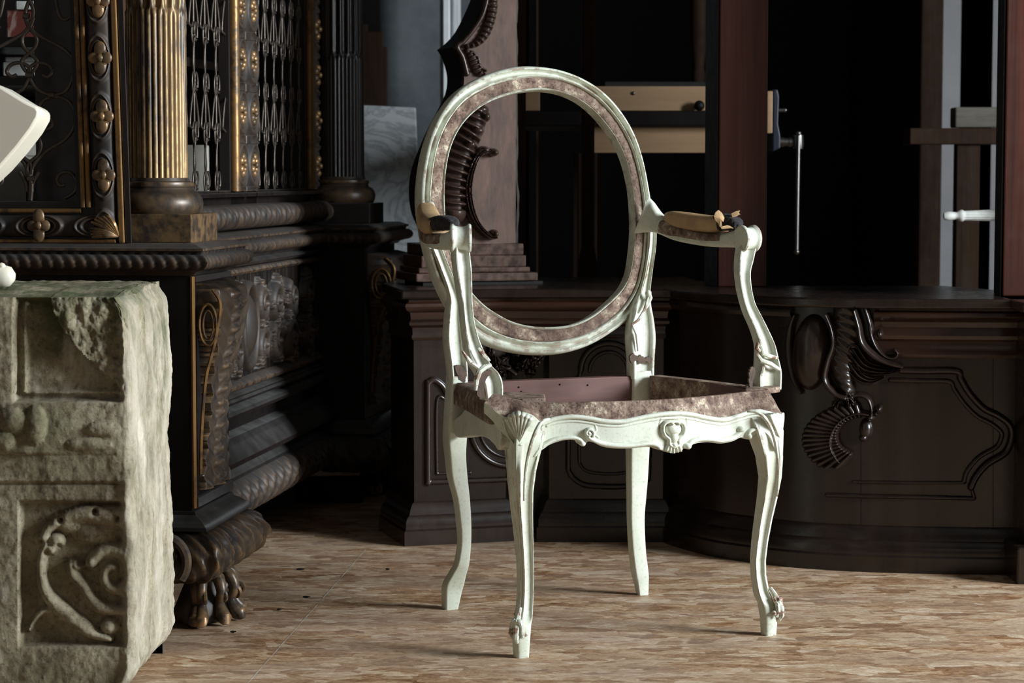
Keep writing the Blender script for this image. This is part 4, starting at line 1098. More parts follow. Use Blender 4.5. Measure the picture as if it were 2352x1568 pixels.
# iron grille doors in the recess
ND = -.15
def ud(px, py=300): return float(cab_hit(px, py, ND)[0])
uL, uM0, uMc, uM1, uR = .215, ud(529), ud(561), ud(588), ud(703)
uEnd = ud(740)
def door_front(ua, ub, stile_l, stile_r):
    d = MB(); z0, z1 = .732, 1.98
    for a, b_ in ((ua, ua + stile_l), (ub - stile_r, ub)):
        d.box(CB((a + b_) / 2, ND - .012, (z0 + z1) / 2), (b_ - a, .024, z1 - z0 + .08), yaw)
    d.box(CB((ua + ub) / 2, ND - .012, .712), (ub - ua, .024, .05), yaw)
    d.box(CB((ua + ub) / 2, ND - .012, 1.98), (ub - ua, .024, .05), yaw)
    o = d.build('grille_door', CD, cab, smooth=False, bevel=.002)
    # sill catching the dust
    MB().box(CB((ua + ub) / 2, ND + .012, .728), (ub - ua - .01, .03, .008), yaw).build('door_sill', CD, o, smooth=False, bevel=.001)
    return o
sl1, sr1 = .02, uMc - uM0
sl2, sr2 = uM1 - uMc, uEnd - uR
d1 = door_front(uL, uMc - .002, sl1, sr1); d2 = door_front(uMc + .002, uEnd, sl2, sr2)
def bead_v(u, m_, parent, r=.0085): MB().tube([CB(u, ND + .006, .735), CB(u, ND + .006, 1.95)], r, 12).build('gilded_bead', m_, parent)
bead_v(uM0 + .012, M['giltbead'], d1, .011); bead_v(uR + .014, M['giltbead'], d2, .011)
def link_stile(uc, hw, parent, z0=.735, z1=1.25, step=.108):
    n1, n2 = 36, 420
    U, Z = np.meshgrid(np.linspace(uc - hw, uc + hw, n1), np.linspace(z0, z1, n2))
    X = (U - uc) / hw; f = Field(X * hw, Z)
    ph = ((Z - z0) / step) % 1 - .5
    E_ = np.hypot(X / .95, ph / .46)
    h = .010 * np.exp(-((E_ - .85) / .13) ** 2) + .007 * np.exp(-((E_ - .58) / .10) ** 2) + .003 * (1 - np.abs(X) ** 3)
    h += .004 * (np.abs(ph) > .42)
    P = OC + DC * U[..., None] + NC * (ND + h)[..., None] + EZ * Z[..., None]; Q = P * 1; Q = OC + DC * U[..., None] + NC * np.full_like(h, ND - .006)[..., None] + EZ * Z[..., None]
    o = MB().thick(P, Q).build('link_moulding', CK, parent, auto=80)
    z = z0 + step / 2
    while z < z1:
        mb = MB(); c = CB(uc, ND + .006, z)
        for k in range(6):
            a = k * math.pi / 3 + .5; mb.sphere(c + DC * (hw * .30 * math.cos(a)) + EZ * (.017 * math.sin(a)), (.009, .009, .009), 8)
        mb.sphere(c + NC * .006, .007, 8)
        mb.build('rosette', M['rosette'], o, auto=80); z += step
wq = (uMc - uM0 - .026)
link_stile(uMc - wq / 2 - .002, wq / 2, d1); link_stile(uMc + (uM1 - uMc) / 2, (uM1 - uMc) / 2 - .003, d2)
link_stile(uR + .026 + (uEnd - uR - .03) / 2, (uEnd - uR - .03) / 2, d2)
# carved rail under the doors
def railmod(s, q, o_, z): return o_ + (.0055 * (abs(math.sin(math.pi * (s / .030 + (z - .68) * 14))) - .5) + .002 * math.sin(math.pi * (s / .009)) if 1 <= q <= 9 else 0)
rl = [(-.02, .658)] + [(.026 * math.sin(t) + .004, .683 - .024 * math.cos(t)) for t in np.linspace(.1, math.pi - .1, 9)] + [(-.02, .708)]
sweep([(.24, ND + .02), (uEnd + .02, ND + .02)], rl, CB, .0028, railmod).build('carved_rail', CK, cab, auto=80)
def lyre_grille(ua, ub, parent, z0=.735, z1=1.32):
    p = .0405; k = 0; u = ua + .008; per = .197
    ks = 0
    while u < ub + .002:
        # pointed-oval bars: two mirrored wavy bars around u
        for sg in ((-1, 1) if ks % 2 == 0 else (0,)):
            pts = []
            zc = z0 - .07 + (0 if ks % 2 == 0 else 0)
            z = z0
            while z < z1:
                t = ((z - zc - (per / 2 if ks % 2 else 0)) / per) % 1
                # half-opening as the photograph shows: round arch on top, long waist below
                w_ = np.interp(t, [0, .10, .25, .45, .62, .78, .90, .97, 1.0], [.0, .10, .36, .93, .70, .78, .98, .70, .0])
                pts.append(CB(u + sg * (w_ * 1.03 + .02) * p, ND - .012 + .002 * sg, z)); z += .004
            MB_ = MB().tube(pts, .0025, 5, cap=False)
            gr_mb.add(MB_.v, MB_.f)
        # pairs of small scrolls
        z = z0 + .02 if ks % 2 else 99
        while z < z1:
            for sg in (-1, 1):
                q = [CB(u + sg * (.0105 + .0095 * math.cos(a)), ND - .010, z + .019 * math.sin(a) + .004 * a / 5) for a in np.linspace(-2.6 if sg < 0 else -.5, 3.2 if sg < 0 else 5.2, 16)]
                t_ = MB().tube(q, .0020, 5); gr_mb.add(t_.v, t_.f)
            t_ = MB().box(CB(u, ND - .010, z - .008), (.012, .007, .004), yaw); gr_mb.add(t_.v, t_.f)
            z += per / 2 * .98
        u += p; ks += 1
for ua, ub, dd_ in ((uL + sl1, uM0, d1), (uM1, uR, d2)):
    gr_mb = MB(); lyre_grille(ua, ub, dd_)
    gr_mb.build('iron_grille', M['wrought'], dd_, auto=80)

# framed grille door on the end that faces us
EY = CB(.004, -.3, 0)
def EP(px, py, o_=0.0): return PL(px, py, EY - DC * o_, DC)
def sk(px, y): return px + 16 * (y - 459) / 459.
de = MB()
def strip_poly(mb, pts, o0, o1): mb.prism([EP(x, y, o0) for x, y in pts], -DC * (o1 - o0))
def stile(x0, x1, yb=563, yt=-260): return [(sk(x0, yt), yt), (sk(x1, yt), yt), (sk(x1, yb), yb), (sk(x0, yb), yb)]
strip_poly(de, stile(184, 300, 563), -.022, .0)
strip_poly(de, [(-420, 462), (sk(186, 462), 462), (sk(186, 563), 563), (-420, 563)], -.022, .0)
strip_poly(de, [(-420, -260), (sk(186, -260), -260), (sk(186, -200), -200), (-420, -200)], -.022, .0)
strip_poly(de, [(-420, -200), (-330, -200), (-320, 462), (-420, 462)], -.022, .0)
ed = de.build('end_grille_door', CD, cab, smooth=False, bevel=.0015)
gb = MB()
strip_poly(gb, stile(272, 285, 558), 0, .008)
strip_poly(gb, [(-400, 549), (268, 549), (270, 558), (-400, 558)], 0, .008)
gb.build('gilded_edge', M['giltbead'], ed, smooth=False, bevel=.002)
gs = MB(); strip_poly(gs, stile(287, 300, 558), 0, .004); gs.build('edge_strip', CD, ed, smooth=False, bevel=.001)
for xo in (191, 204):
    q = [EP(sk(xo, y), y, .004) for y in np.linspace(-200, 476, 24)]
    MB().tube(q, .0048, 10).build('gilded_bead', M['giltbead'], ed)
MB().tube([EP(x, 484, .004) for x in np.linspace(-320, 186, 12)], .0042, 10).build('gilded_bead', M['giltbead'], ed)
# cushion moulding with linked ovals
def band_patch(px_c, py_c, along, Lh, hw, name):
    """rounded moulding with chain links; along is 'v' or 'h'"""
    n1, n2 = (40, 520) if along == 'v' else (520, 40)
    if along == 'v': X, Y = np.meshgrid(np.linspace(-hw, hw, n1), np.linspace(-200, 545, n2)); PXX = sk(242, Y) - 0 + X; a = X / hw; s_ = Y
    else: X, Y = np.meshgrid(np.linspace(-320, 250, n1), np.linspace(-hw, hw, n2)); PXX = X; a = Y / hw; s_ = X; Y = 519 + Y
    ph = (((s_ - (402 if along == 'v' else 95)) / 134.) + .5) % 1 - .5
    E_ = np.hypot(a / 1.0, ph / .40)
    h = .012 * np.sqrt(np.clip(1 - a * a, 0, 1)) + .006 * np.exp(-((E_ - .95) / .10) ** 2) + .004 * np.exp(-((E_ - .72) / .08) ** 2) - .004 * (E_ < .6)
    P = EP(PXX, Y, 0.0) - DC * h[..., None]; Q = EP(PXX, Y, 0.0) + DC * .003
    return MB().thick(P, Q).build('link_moulding', CK, ed, auto=80)
bv = band_patch(0, 0, 'v', 0, 26, ''); bh = band_patch(0, 0, 'h', 0, 26, '')
def rosette(px, py, parent, rx=.0145):
    c = EP(px - 6, py, .0145); mb = MB(); ex = np.array([NC[0], NC[1], 0])
    for k, (a, sz) in enumerate(((math.pi / 2, 1.25), (-math.pi / 2, 1.25), (0, .95), (math.pi, .95))):
        cc = c + ex * (rx * .72 * math.cos(a)) + EZ * (rx * 1.05 * math.sin(a))
        rings = []
        mb.sphere(cc, (rx * .70, .0045, rx * .72 * sz), 16)
    for k in range(4):
        a = math.pi / 4 + k * math.pi / 2; mb.sphere(c + ex * (rx * .62 * math.cos(a)) + EZ * (rx * .7 * math.sin(a)), (rx * .36, .003, rx * .40), 10)
    mb.sphere(c - DC * .002, (.0068, .006, .0072), 14)
    mb.build('rosette', M['rosette'], parent, auto=80)
for px, py in ((231, 2), (236, 133), (240, 267), (244, 402)): rosette(px, py, bv)
for px in (95, -40, -175): rosette(px, 518, bh)
# gilded corner leaf
cf = MB()
for k, a in enumerate(np.linspace(2.2, 4.5, 9)):
    tip = (266 + 62 * math.cos(a) * (1 if a < 3.3 else .95), 540 + 62 * -abs(math.sin(a - .0)) * (1 if a < 3 else .9))
    a2 = math.radians(118 + k * 8.0)
    tip = (272 + (72 - abs(k - 4) * 3) * math.cos(a2), 543 - (66 - abs(k - 4) * 2) * math.sin(a2) * (1.0 if k < 5 else .8))
    cf.tube(smooth_path([EP(272, 543, .006), EP(272 * .5 + tip[0] * .5 + 3, 543 * .5 + tip[1] * .5 - 3, .017), EP(tip[0], tip[1], .012)], 12), [.0015, .0048, .0022], 8)
cf.build('corner_leaf', M['rosette'], bv)
# scrolled ironwork of the end door
gi = MB()
def iron(pts, r=.0035): 
    q = smooth_path(pts, 40); gi.tube([EP(x, y, -.012) for x, y in q], r, 6)
for s_ in (0, 1):
    def X_(x): return x if s_ == 0 else 2 * 68 - x
    iron([(X_(70), 400), (X_(80), 375), (X_(110), 345), (X_(150), 320), (X_(172), 285), (X_(168), 245), (X_(145), 225), (X_(118), 223), (X_(95), 235), (X_(84), 262), (X_(88), 285), (X_(102), 298), (X_(116), 293), (X_(121), 280), (X_(112), 268)])
    iron([(X_(66), 415), (X_(64), 380), (X_(88), 355), (X_(94), 330), (X_(80), 300), (X_(62), 290)])
    iron([(X_(68), 178), (X_(85), 205), (X_(120), 218), (X_(152), 208), (X_(168), 175), (X_(170), 140), (X_(150), 115), (X_(115), 95), (X_(80), 75), (X_(62), 45), (X_(60), 20), (X_(75), -20), (X_(70), -60)])
    iron([(X_(64), 168), (X_(72), 152), (X_(92), 144), (X_(112), 150), (X_(120), 165), (X_(110), 176), (X_(98), 172)])
    iron([(X_(60), 165), (X_(50), 140), (X_(80), 110), (X_(84), 85), (X_(66), 62), (X_(58), 40)])
    iron([(X_(74), 440), (X_(76), 420), (X_(90), 395)])
    iron([(X_(150), 455), (X_(172), 440), (X_(176), 415), (X_(160), 396), (X_(140), 398), (X_(130), 412), (X_(138), 426), (X_(150), 424)])
    iron([(X_(128), 0), (X_(136), 35), (X_(150), 45), (X_(168), 30), (X_(172), 0)])
iron([(70, 460), (72, 420), (68, 400)], .005); iron([(54, 36), (66, 38)], .006); iron([(60, 172), (76, 172)], .006); iron([(64, 410), (80, 410)], .006); iron([(112, 218), (126, 218)], .006)
iron([(0, 290), (-40, 250), (-90, 300), (-60, 380), (0, 420)]); iron([(0, 60), (-60, 120), (-120, 80), (-80, 0)])
for y in (168, 282, 410): iron([(170, y), (184, y)], .003)
gi.build('iron_scrollwork', M['wrought'], ed, auto=80)

# things glimpsed behind the cabinet grilles
def tagged(mb, name, m_, label, cat, group=None, **k):
    return tag(mb.build(name, m_, **k), label, cat, group)
rb = thing('marble_pedestal', 'dark red marble pedestal with white base, seen through the framed iron grille door', 'pedestal', tuple(PY(70, 185, 4.32) * [1, 1, 0] + [0, 0, .945]))
def PB_(x0, x1, y0, y1, Y, dp, mb=None):
    mb = mb or MB(); a, b_ = PY(x0, y1, Y), PY(x1, y0, Y)
    return mb.box(((a[0] + b_[0]) / 2, Y + dp / 2, (a[2] + b_[2]) / 2), (b_[0] - a[0], dp, b_[2] - a[2]))
PB_(15, 132, 22, 132, 4.30, .10).build('shaft', M['redmarble'], rb, smooth=False, bevel=.003)
q = PB_(10, 140, 130, 142, 4.29, .12); PB_(5, 150, 142, 174, 4.28, .14, q); q.build('base', M['whitewood'], rb, smooth=False, bevel=.003)
PB_(35, 122, 2, 22, 4.29, .12).build('cap', M['whitewood'], rb, smooth=False, bevel=.003)
MB().box(CB(.46, -.72, .935), (.55, .80, .016), yaw).build('shelf', CD, cab, smooth=False)
bx = thing('inlaid_box', 'small black box with ivory chevron inlay, low behind the framed iron grille door', 'box', tuple(PY(130, 400, 4.2) * [1, 1, 0] + [0, 0, .6535]))
o = PB_(60, 182, 366, 500, 4.18, .07); bxz = o.build('case', M['black'], bx, smooth=False, bevel=.002)
iv = MB()
for k in range(5):
    x = 100 + k * 14
    for s_ in (-1, 1):
        iv.prism([PY(x, 384, 4.178), PY(x + 5, 384, 4.178), PY(x + 11, 384 + s_ * 7, 4.178), PY(x + 6, 384 + s_ * 7, 4.178)], (0, -.0012, 0))
iv.build('chevron_inlay', M['ivory'], bx, smooth=False)
MB().sphere(PY(169, 386, 4.17), .006, 10).build('knob', M['giltbead'], bx)
q = PB_(62, 178, 356, 360, 4.178, .072); q.build('lid_edge', M['ivory'], bx, smooth=False)
pt = thing('ceramic_pot', 'round brown pot on the shelf, seen through the far grille door', 'pot', tuple(CB(.95, -.40, 1.01)))
MB().lathe(CB(.95, -.40, 0), [(.05, 1.009), (.085, 1.03), (.11, 1.08), (.115, 1.12), (.10, 1.16), (.07, 1.18), (.065, 1.20), (.075, 1.21), (.06, 1.205), (.05, 1.17)], 28).build('body', m_plain('brown_glaze', (.20, .10, .06), .3, 0, .3, 10), pt)
MB().lathe(CB(.95, -.40, 0), [(.070, 1.21), (.06, 1.225), (.02, 1.235), (.012, 1.25), (.004, 1.258)], 20).build('lid', m_plain('brown_glaze_lid', (.16, .08, .05), .3, 0, .3, 10), pt)
tagged(MB().box(CB(.45, -.42, .7435), (.16, .20, .18), yaw + .2), 'storage_box', M['ivory'], 'pale box on the bottom shelf behind the near scrolled grille door', 'box', bevel=.003, smooth=False)
tagged(MB().box(CB(1.12, -.30, .7435), (.02, .05, .18), yaw), 'candle_stub', M['ivory'], 'narrow pale upright piece low behind the far scrolled grille door', 'ornament', bevel=.004, smooth=False)

# ------------------------------------------------------------------ carved stone block, front left
YS = 3.30
xe = float(PY(300, 900, YS)[0])
n_f, n_c, n_s, n_z = 190, 14, 60, 230
path = []
for t in np.linspace(0, 1, n_f, endpoint=False): path.append((-.86 + (xe - .012 + .86) * t, YS, 0, -1))
for t in np.linspace(0, math.pi / 2, n_c): path.append((xe - .012 + .012 * math.sin(t), YS + .012 - .012 * math.cos(t), math.sin(t), -math.cos(t)))
for t in np.linspace(0.02, 1, n_s): path.append((xe + .006 * t, YS + .012 + .33 * t, 1, 0))
path = np.array(path)
zs = np.linspace(0, .592, n_z)
PXs = np.tile(path[:, 0], (n_z, 1)); PYs = np.tile(path[:, 1], (n_z, 1)); Zs = np.tile(zs[:, None], (1, len(path)))
base_pts = np.stack([PXs, PYs, Zs], -1)
qx, qy = to_px(base_pts)
f = Field(qx, qy)
front = (path[:, 3] < -.95)[None] & np.ones_like(qx, bool)
H = np.zeros_like(qx)
def rect(x0, y0, x1, y1, soft=4):
    d = np.minimum(np.minimum(qx - x0, x1 - qx), np.minimum(qy - y0, y1 - qy)); return np.clip(d / soft, 0, 1)
H -= .020 * rect(28, 682, 292, 925, 7)
H += .007 * np.exp(-((qx - 52) / 6) ** 2) * rect(28, 690, 292, 905) + .007 * np.exp(-((qy - 903) / 5) ** 2) * rect(45, 682, 300, 925)
H -= .016 * rect(40, 1150, 300, 1488, 8)
H -= .006 * np.exp(-((qy - 1110) / 2.5) ** 2); H -= .004 * (qy > 1112)
H -= .012 * rect(-300, 1150, -8, 1488, 8)
# damaged top right corner: rough, flush with the frame
edge = np.interp(qy, [682, 720, 760, 800, 850, 880, 905], [112, 124, 145, 175, 225, 262, 285])
chip = (qx > edge) & (qy < 900)
H = np.where(chip, np.interp(qx, [110, 300], [.004, -.012]), H)
low = np.interp(qx, [0, 60, 160, 300], [4, 7, 3, 0]) * .001
H += low * ((qy > 925) & (qy < 1040))
f.H = np.zeros_like(H)
f.bead(bezs([(96, 1236), (110, 1214), (145, 1194), (185, 1184), (230, 1186), (278, 1190)]), [11, 16, 24, 26], .018)
f.bead(bezs([(104, 1250), (92, 1285), (92, 1330), (106, 1370), (135, 1402), (170, 1430), (205, 1455), (250, 1470)]), [10, 12, 15, 22, 18, 8], .017)
f.bead(bezs([(118, 1402), (92, 1408), (72, 1430), (64, 1450)]), [10, 8, 3], .013)
f.blob((95, 1240), 22, 16, .018); f.blob((125, 1245), 22, 18, .019); f.blob((112, 1262), 14, 16, .017)
f.bead(spiral((262, 1320), 62, 16, 3.6, 1.15, 50), [16, 22, 18, 12], .018)
f.bead(bezs([(160, 1300), (165, 1325), (190, 1350), (205, 1380), (235, 1400), (280, 1404)]), [12, 15, 18, 12], .016)
f.blob((172, 1300), 17, 14, .016); f.blob((250, 1310), 30, 36, .010); f.blob((150, 1205), 40, 22, .014, .3); f.blob((215, 1225), 60, 30, .012)
f.blob((248, 1442), 24, 20, .018); f.blob((30, 965), 40, 30, .012); f.blob((85, 975), 26, 45, .012); f.blob((10, 1010), 30, 24, .012); f.blob((205, 1020), 55, 16, .007); f.blob((240, 985), 40, 18, .006)
for c in ((90, 1246), (132, 1257), (106, 1272), (180, 1294), (215, 1176), (268, 1192), (137, 1196)): f.H = f.H * (1 - .9 * np.exp(-(((f.X - c[0]) / 6) ** 2 + ((f.Y - c[1]) / 6) ** 2)))
H += f.H
fr = front * np.clip((xe - .010 - PXs) / .012, 0, 1)
H = H * fr
nrm = np.stack([np.tile(path[:, 2], (n_z, 1)), np.tile(path[:, 3], (n_z, 1)), np.zeros_like(qx)], -1)
Pst = base_pts + nrm * H[..., None]
for i in range(n_z):
    for k in range(len(path)):
        p = Vector(tuple(base_pts[i, k]))
        side_w = min(1, max(0, (path[k, 0] - (xe - .03)) / .03))
        d = noise.fractal(p * 14, .9, 2, 5) * .0016 + noise.fractal(p * 60, .8, 2, 4) * .0011
        if chip[i, k] and front[i, k]: d += noise.fractal(p * 40, .7, 2, 5) * .006
        d += side_w * (noise.fractal(Vector((p.x * 10, p.y * 10, p.z * 5)), .9, 2, 4) * .005 + (noise.fractal(Vector((p.x * 30, p.y * 34, p.z * 9 + 3)), .7, 2, 5) * .004))
        Pst[i, k] += nrm[i, k] * d
# the broken, rounded top
topdrop = np.interp(zs, [.0, .545, .575, .592], [0, 0, .006, .020])
for i in range(n_z):
    Pst[i, :, 0] -= topdrop[i] * .9 * (path[:, 0] > xe - .02); Pst[i, :, 1] += topdrop[i] * .5 * (path[:, 3] < -.5)
    Pst[i, :, 0] -= np.interp(zs[i], [0, .012, .03, .05], [.05, .026, .008, 0]) * (path[:, 0] > xe - .02)
sb = MB().grid(Pst, flip=True)
# top and back closing surfaces
tr = Pst[-1]; nt_ = 26; bk = np.stack([np.full(len(path), 0.0)] * 3, -1)
bk[:, 0] = np.minimum(tr[:, 0], xe - .01); bk[:, 1] = YS + .34; bk[:, 2] = .60
bk[:, 0] = np.where(np.arange(len(path)) < n_f, tr[:, 0], tr[:, 0])
Tg = np.zeros((nt_, len(path), 3))
for a in range(nt_):
    t = a / (nt_ - 1); Tg[a] = tr * (1 - t) + bk * t
    Tg[a, :, 2] = tr[:, 2] * (1 - t) + bk[:, 2] * t + .006 * math.sin(math.pi * t)
    if 0 < a:
        for k in range(len(path)): Tg[a, k, 2] += noise.fractal(Vector(tuple(Tg[a, k] * 20)), .8, 2, 4) * .003 - .10 * max(0, Tg[a, k, 0] - (xe - .03)) 
sb.grid(Tg, flip=True)
bb_ = np.stack([bk, np.stack([bk[:, 0], bk[:, 1], np.zeros(len(path))], -1)])
sb.grid(bb_, flip=True)
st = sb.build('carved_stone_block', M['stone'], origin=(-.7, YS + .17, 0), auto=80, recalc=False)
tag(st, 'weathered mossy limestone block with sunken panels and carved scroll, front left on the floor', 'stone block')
# cream marble piece standing on it, mostly outside the picture
cm = thing('marble_fragment', 'smooth cream marble piece with angular head and rolled foot, on the stone block', 'sculpture', tuple(PY(-60, 660, 3.42)))
q = MB(); c = PY(-20, 634, 3.42)
q.tube([PY(-150, 634, 3.42), PY(-30, 634, 3.42), PY(8, 634, 3.42), PY(24, 635, 3.42), PY(34, 636, 3.42)], [.017, .0172, .0170, .0145, .006], 20)
q.box(PY(-60, 606, 3.42), (.06, .05, .012)); q.sphere(PY(4, 612, 3.415), (.006, .006, .006), 8)
q.build('foot', M['cream'], cm, auto=50)
q = MB(); q.tube([PY(-62, 618, 3.42), PY(-64, 560, 3.42), PY(-60, 480, 3.42), PY(-60, 380, 3.42)], [.022, .014, .018, .03], 18); q.build('stem', M['cream'], cm)
hd = [(-170, 150), (0, 196), (58, 232), (84, 244), (91, 256), (88, 270), (72, 298), (40, 340), (0, 386), (-90, 470), (-260, 330)]
MB().prism([PY(x, y, 3.36) for x, y in hd], (-.0, .085, -.004)).build('head', M['cream'], cm, auto=30, bevel=.006)

# ------------------------------------------------------------------ the oak sideboard base behind the chair
W3 = lambda a, b_, z: np.array([a, b_, z])
OKM = M['oak']
base_A = [(-.204, 4.737), (-.013, 4.797)]
base_B = [(.078, 4.785), (.318, 4.785)]
base_C = [(.335, 4.80), (.352, 4.74), (.385, 4.665), (.43, 4.59), (.49, 4.53), (.56, 4.475), (.65, 4.435), (.76, 4.41), (.9, 4.395), (1.15, 4.385)]
Cs = smooth_path(base_C, 90)
front_line = [(-.262, 4.93)] + base_A + [(.0, 4.93), (.068, 4.93)] + base_B + [tuple(p) for p in Cs] 
sb_thing = thing('oak_sideboard', 'long low near-black carved oak sideboard base with a serpentine right half, standing behind the armchair', 'sideboard', (.3, 4.8, 0))
bodyp = [(x, y, .0) for x, y in front_line] + [(1.15, 4.95, 0), (1.0, 5.3, 0), (.30, 5.30, 0), (-.25, 5.12, 0)]
MB().prism(bodyp, (0, 0, .512)).build('carcass', OKM, sb_thing, auto=30)
def sw(pts, prof, m_, name, step=.05, mod=None, auto=35): return sweep(pts[::-1], prof, W3, step, mod).build(name, m_, sb_thing, auto=auto)
plinth = [(-.01, 0), (.028, 0), (.028, .030), (.024, .034), (.024, .048), (.019, .058), (.014, .062), (.012, .070), (.006, .084), (.001, .088), (-.01, .088)]
cap_ = lambda h: [(o_, z) for o_, z in h]
ent = [(-.01, .425), (.003, .427), (.006, .432), (.003, .440), (.004, .452), (.012, .458), (.013, .464), (.008, .470), (.010, .484), (.020, .490), (.024, .497), (.022, .503), (.014, .507), (.014, .513), (-.01, .513)]
segA = [(-.262, 4.93)] + base_A + [(-.008, 4.86)]
segB = [(.073, 4.86)] + base_B + [(.323, 4.86)]
segC = [tuple(p) for p in Cs]
for s_, mm_ in ((segA, M['oaka']), (segB, OKM), (segC, OKM)): sw(s_, plinth, mm_, 'plinth_moulding')
sw([(-.262, 4.93)] + base_A + base_B + [(.33, 4.87)], ent, M['oakh'], 'cornice_moulding')
entC = [(-.01, .415), (.004, .417), (.008, .423), (.004, .431), (.004, .448), (.012, .453), (.014, .460), (.009, .467), (.006, .476), (.009, .486), (.020, .491), (.025, .498), (.022, .505), (.014, .508), (.014, .513), (-.01, .513)]
iC = [p for p in segC if p[0] > .70]
sw(iC, entC, M['oakh'], 'cornice_moulding')
sw([p for p in segC if p[0] < .56], [(-.01, .49), (.012, .492), (.016, .500), (.012, .513), (-.01, .513)], OKM, 'cornice_moulding')
# top board
topc = [(-.285, 5.0), (-.228, 4.700), (-.015, 4.760), (.33, 4.748)]
topc += [(p[0] - .012, p[1] - .035) for p in segC if p[0] > .352] + [(1.16, 4.62), (.6, 4.72), (.45, 4.95), (.40, 5.32), (-.10, 5.28), (-.262, 5.18)]
MB().prism([(x, y, .513) for x, y in topc], (0, 0, .019)).build('top_board', OKM, sb_thing, auto=30, bevel=.004)
def pthick(surf_pts, normal, X, Y, fn, eps, name, m_, back=.003, parent=sb_thing):
    f = Field(X, Y); fn(f); P, Nn = surf_pts
    keep = f.H > eps
    return MB().masked(P + Nn * f.H[..., None], P - Nn * back, keep).build(name, m_, parent, auto=75)
# the right end steps forward
MB().box((1.12, 4.40, .256), (.30, .22, .512)).build('end_pilaster', OKM, sb_thing, smooth=False, bevel=.004)
MB().box((1.13, 4.385, .5225), (.36, .28, .019)).build('end_top', M['oakh'], sb_thing, smooth=False, bevel=.004)
MB().box((1.12, 4.385, .035), (.34, .25, .07)).build('end_plinth', OKM, sb_thing, smooth=False, bevel=.004)
# left panel: arched frame and round medallion ring
def planeA(X, Y):
    a, b_ = np.array(base_A[0]), np.array(base_A[1]); d = (b_ - a) / np.hypot(*(b_ - a)); n = np.array([d[1], -d[0], 0.])
    P = PL(X, Y, np.array([a[0], a[1], 0]), n); return P, np.broadcast_to(n, P.shape)
def planeB(X, Y):
    n = np.array([0, -1., 0]); P = PL(X, Y, np.array([.1, 4.785, 0]), n); return P, np.broadcast_to(n, P.shape)
X, Y = np.meshgrid(np.linspace(955, 1176, 190), np.linspace(845, 1150, 240))
def fa(f):
    f.bead(smooth_path([(982, 1108), (982, 900), (984, 880), (996, 872), (1014, 884), (1028, 905), (1050, 915), (1110, 905), (1172, 880)], 60), 8, .010)
    f.bead([(982, 1106), (1172, 1100)], 7, .009)
    f.bead(smooth_path([(1003, 1086), (1003, 925), (1020, 915)], 20), 4, .005); f.bead([(1003, 1087), (1080, 1085)], 4, .005)
    f.bead([(1168 + 86 * math.cos(a), 985 + 84 * math.sin(a)) for a in np.linspace(0, 2 * math.pi, 60)], 8, .011)
    f.bead([(1168 + 66 * math.cos(a), 985 + 64 * math.sin(a)) for a in np.linspace(0, 2 * math.pi, 60)], 4, .006)
pthick(planeA(X, Y), None, X, Y, fa, .0006, 'panel_moulding', M['oaka'])
# carved foliage over the dark recess between the panels
X, Y = np.meshgrid(np.linspace(1098, 1262, 120), np.linspace(790, 868, 70))
def fl_(f):
    r_ = random.Random(4)
    for k in range(16): f.leaf((1180 + r_.uniform(-60, 55), 836 + r_.uniform(-25, 22)), r_.uniform(0, 6.28), r_.uniform(22, 44), r_.uniform(7, 12), r_.uniform(.012, .028), 3)
    f.bead(smooth_path([(1120, 860), (1140, 846), (1165, 845), (1185, 858)], 20), 6, .02)
P_, N_ = planeB(X, Y); pthick((P_, N_), None, X, Y, fl_, .0008, 'carved_foliage', M['oakcarve'], .14)
X, Y = np.meshgrid(np.linspace(1285, 1500, 190), np.linspace(770, 1150, 260))
def fb(f):
    f.bead(smooth_path([(1306, 880), (1305, 1050), (1306, 1080), (1318, 1098), (1340, 1112), (1370, 1116), (1420, 1117), (1460, 1112), (1482, 1098), (1490, 1080), (1492, 880)], 80), 7, .010)
    f.bead(smooth_path([(1330, 890), (1330, 1040), (1334, 1068), (1350, 1082), (1380, 1087), (1420, 1087), (1450, 1080), (1464, 1064), (1468, 1040), (1468, 890)], 80), 4.5, .006)
    f.bead([(1398 + 64 * math.cos(a), 850 + 62 * math.sin(a)) for a in np.linspace(math.pi, 2 * math.pi, 40)], 8, .011)
    f.bead([(1398 + 44 * math.cos(a), 852 + 44 * math.sin(a)) for a in np.linspace(math.pi, 2 * math.pi, 40)], 5, .007)
    f.bead([(1306, 880), (1330, 866), (1334, 850)], 6, .009); f.bead([(1492, 880), (1468, 866), (1462, 850)], 6, .009)
pthick(planeB(X, Y), None, X, Y, fb, .0006, 'panel_moulding', OKM)
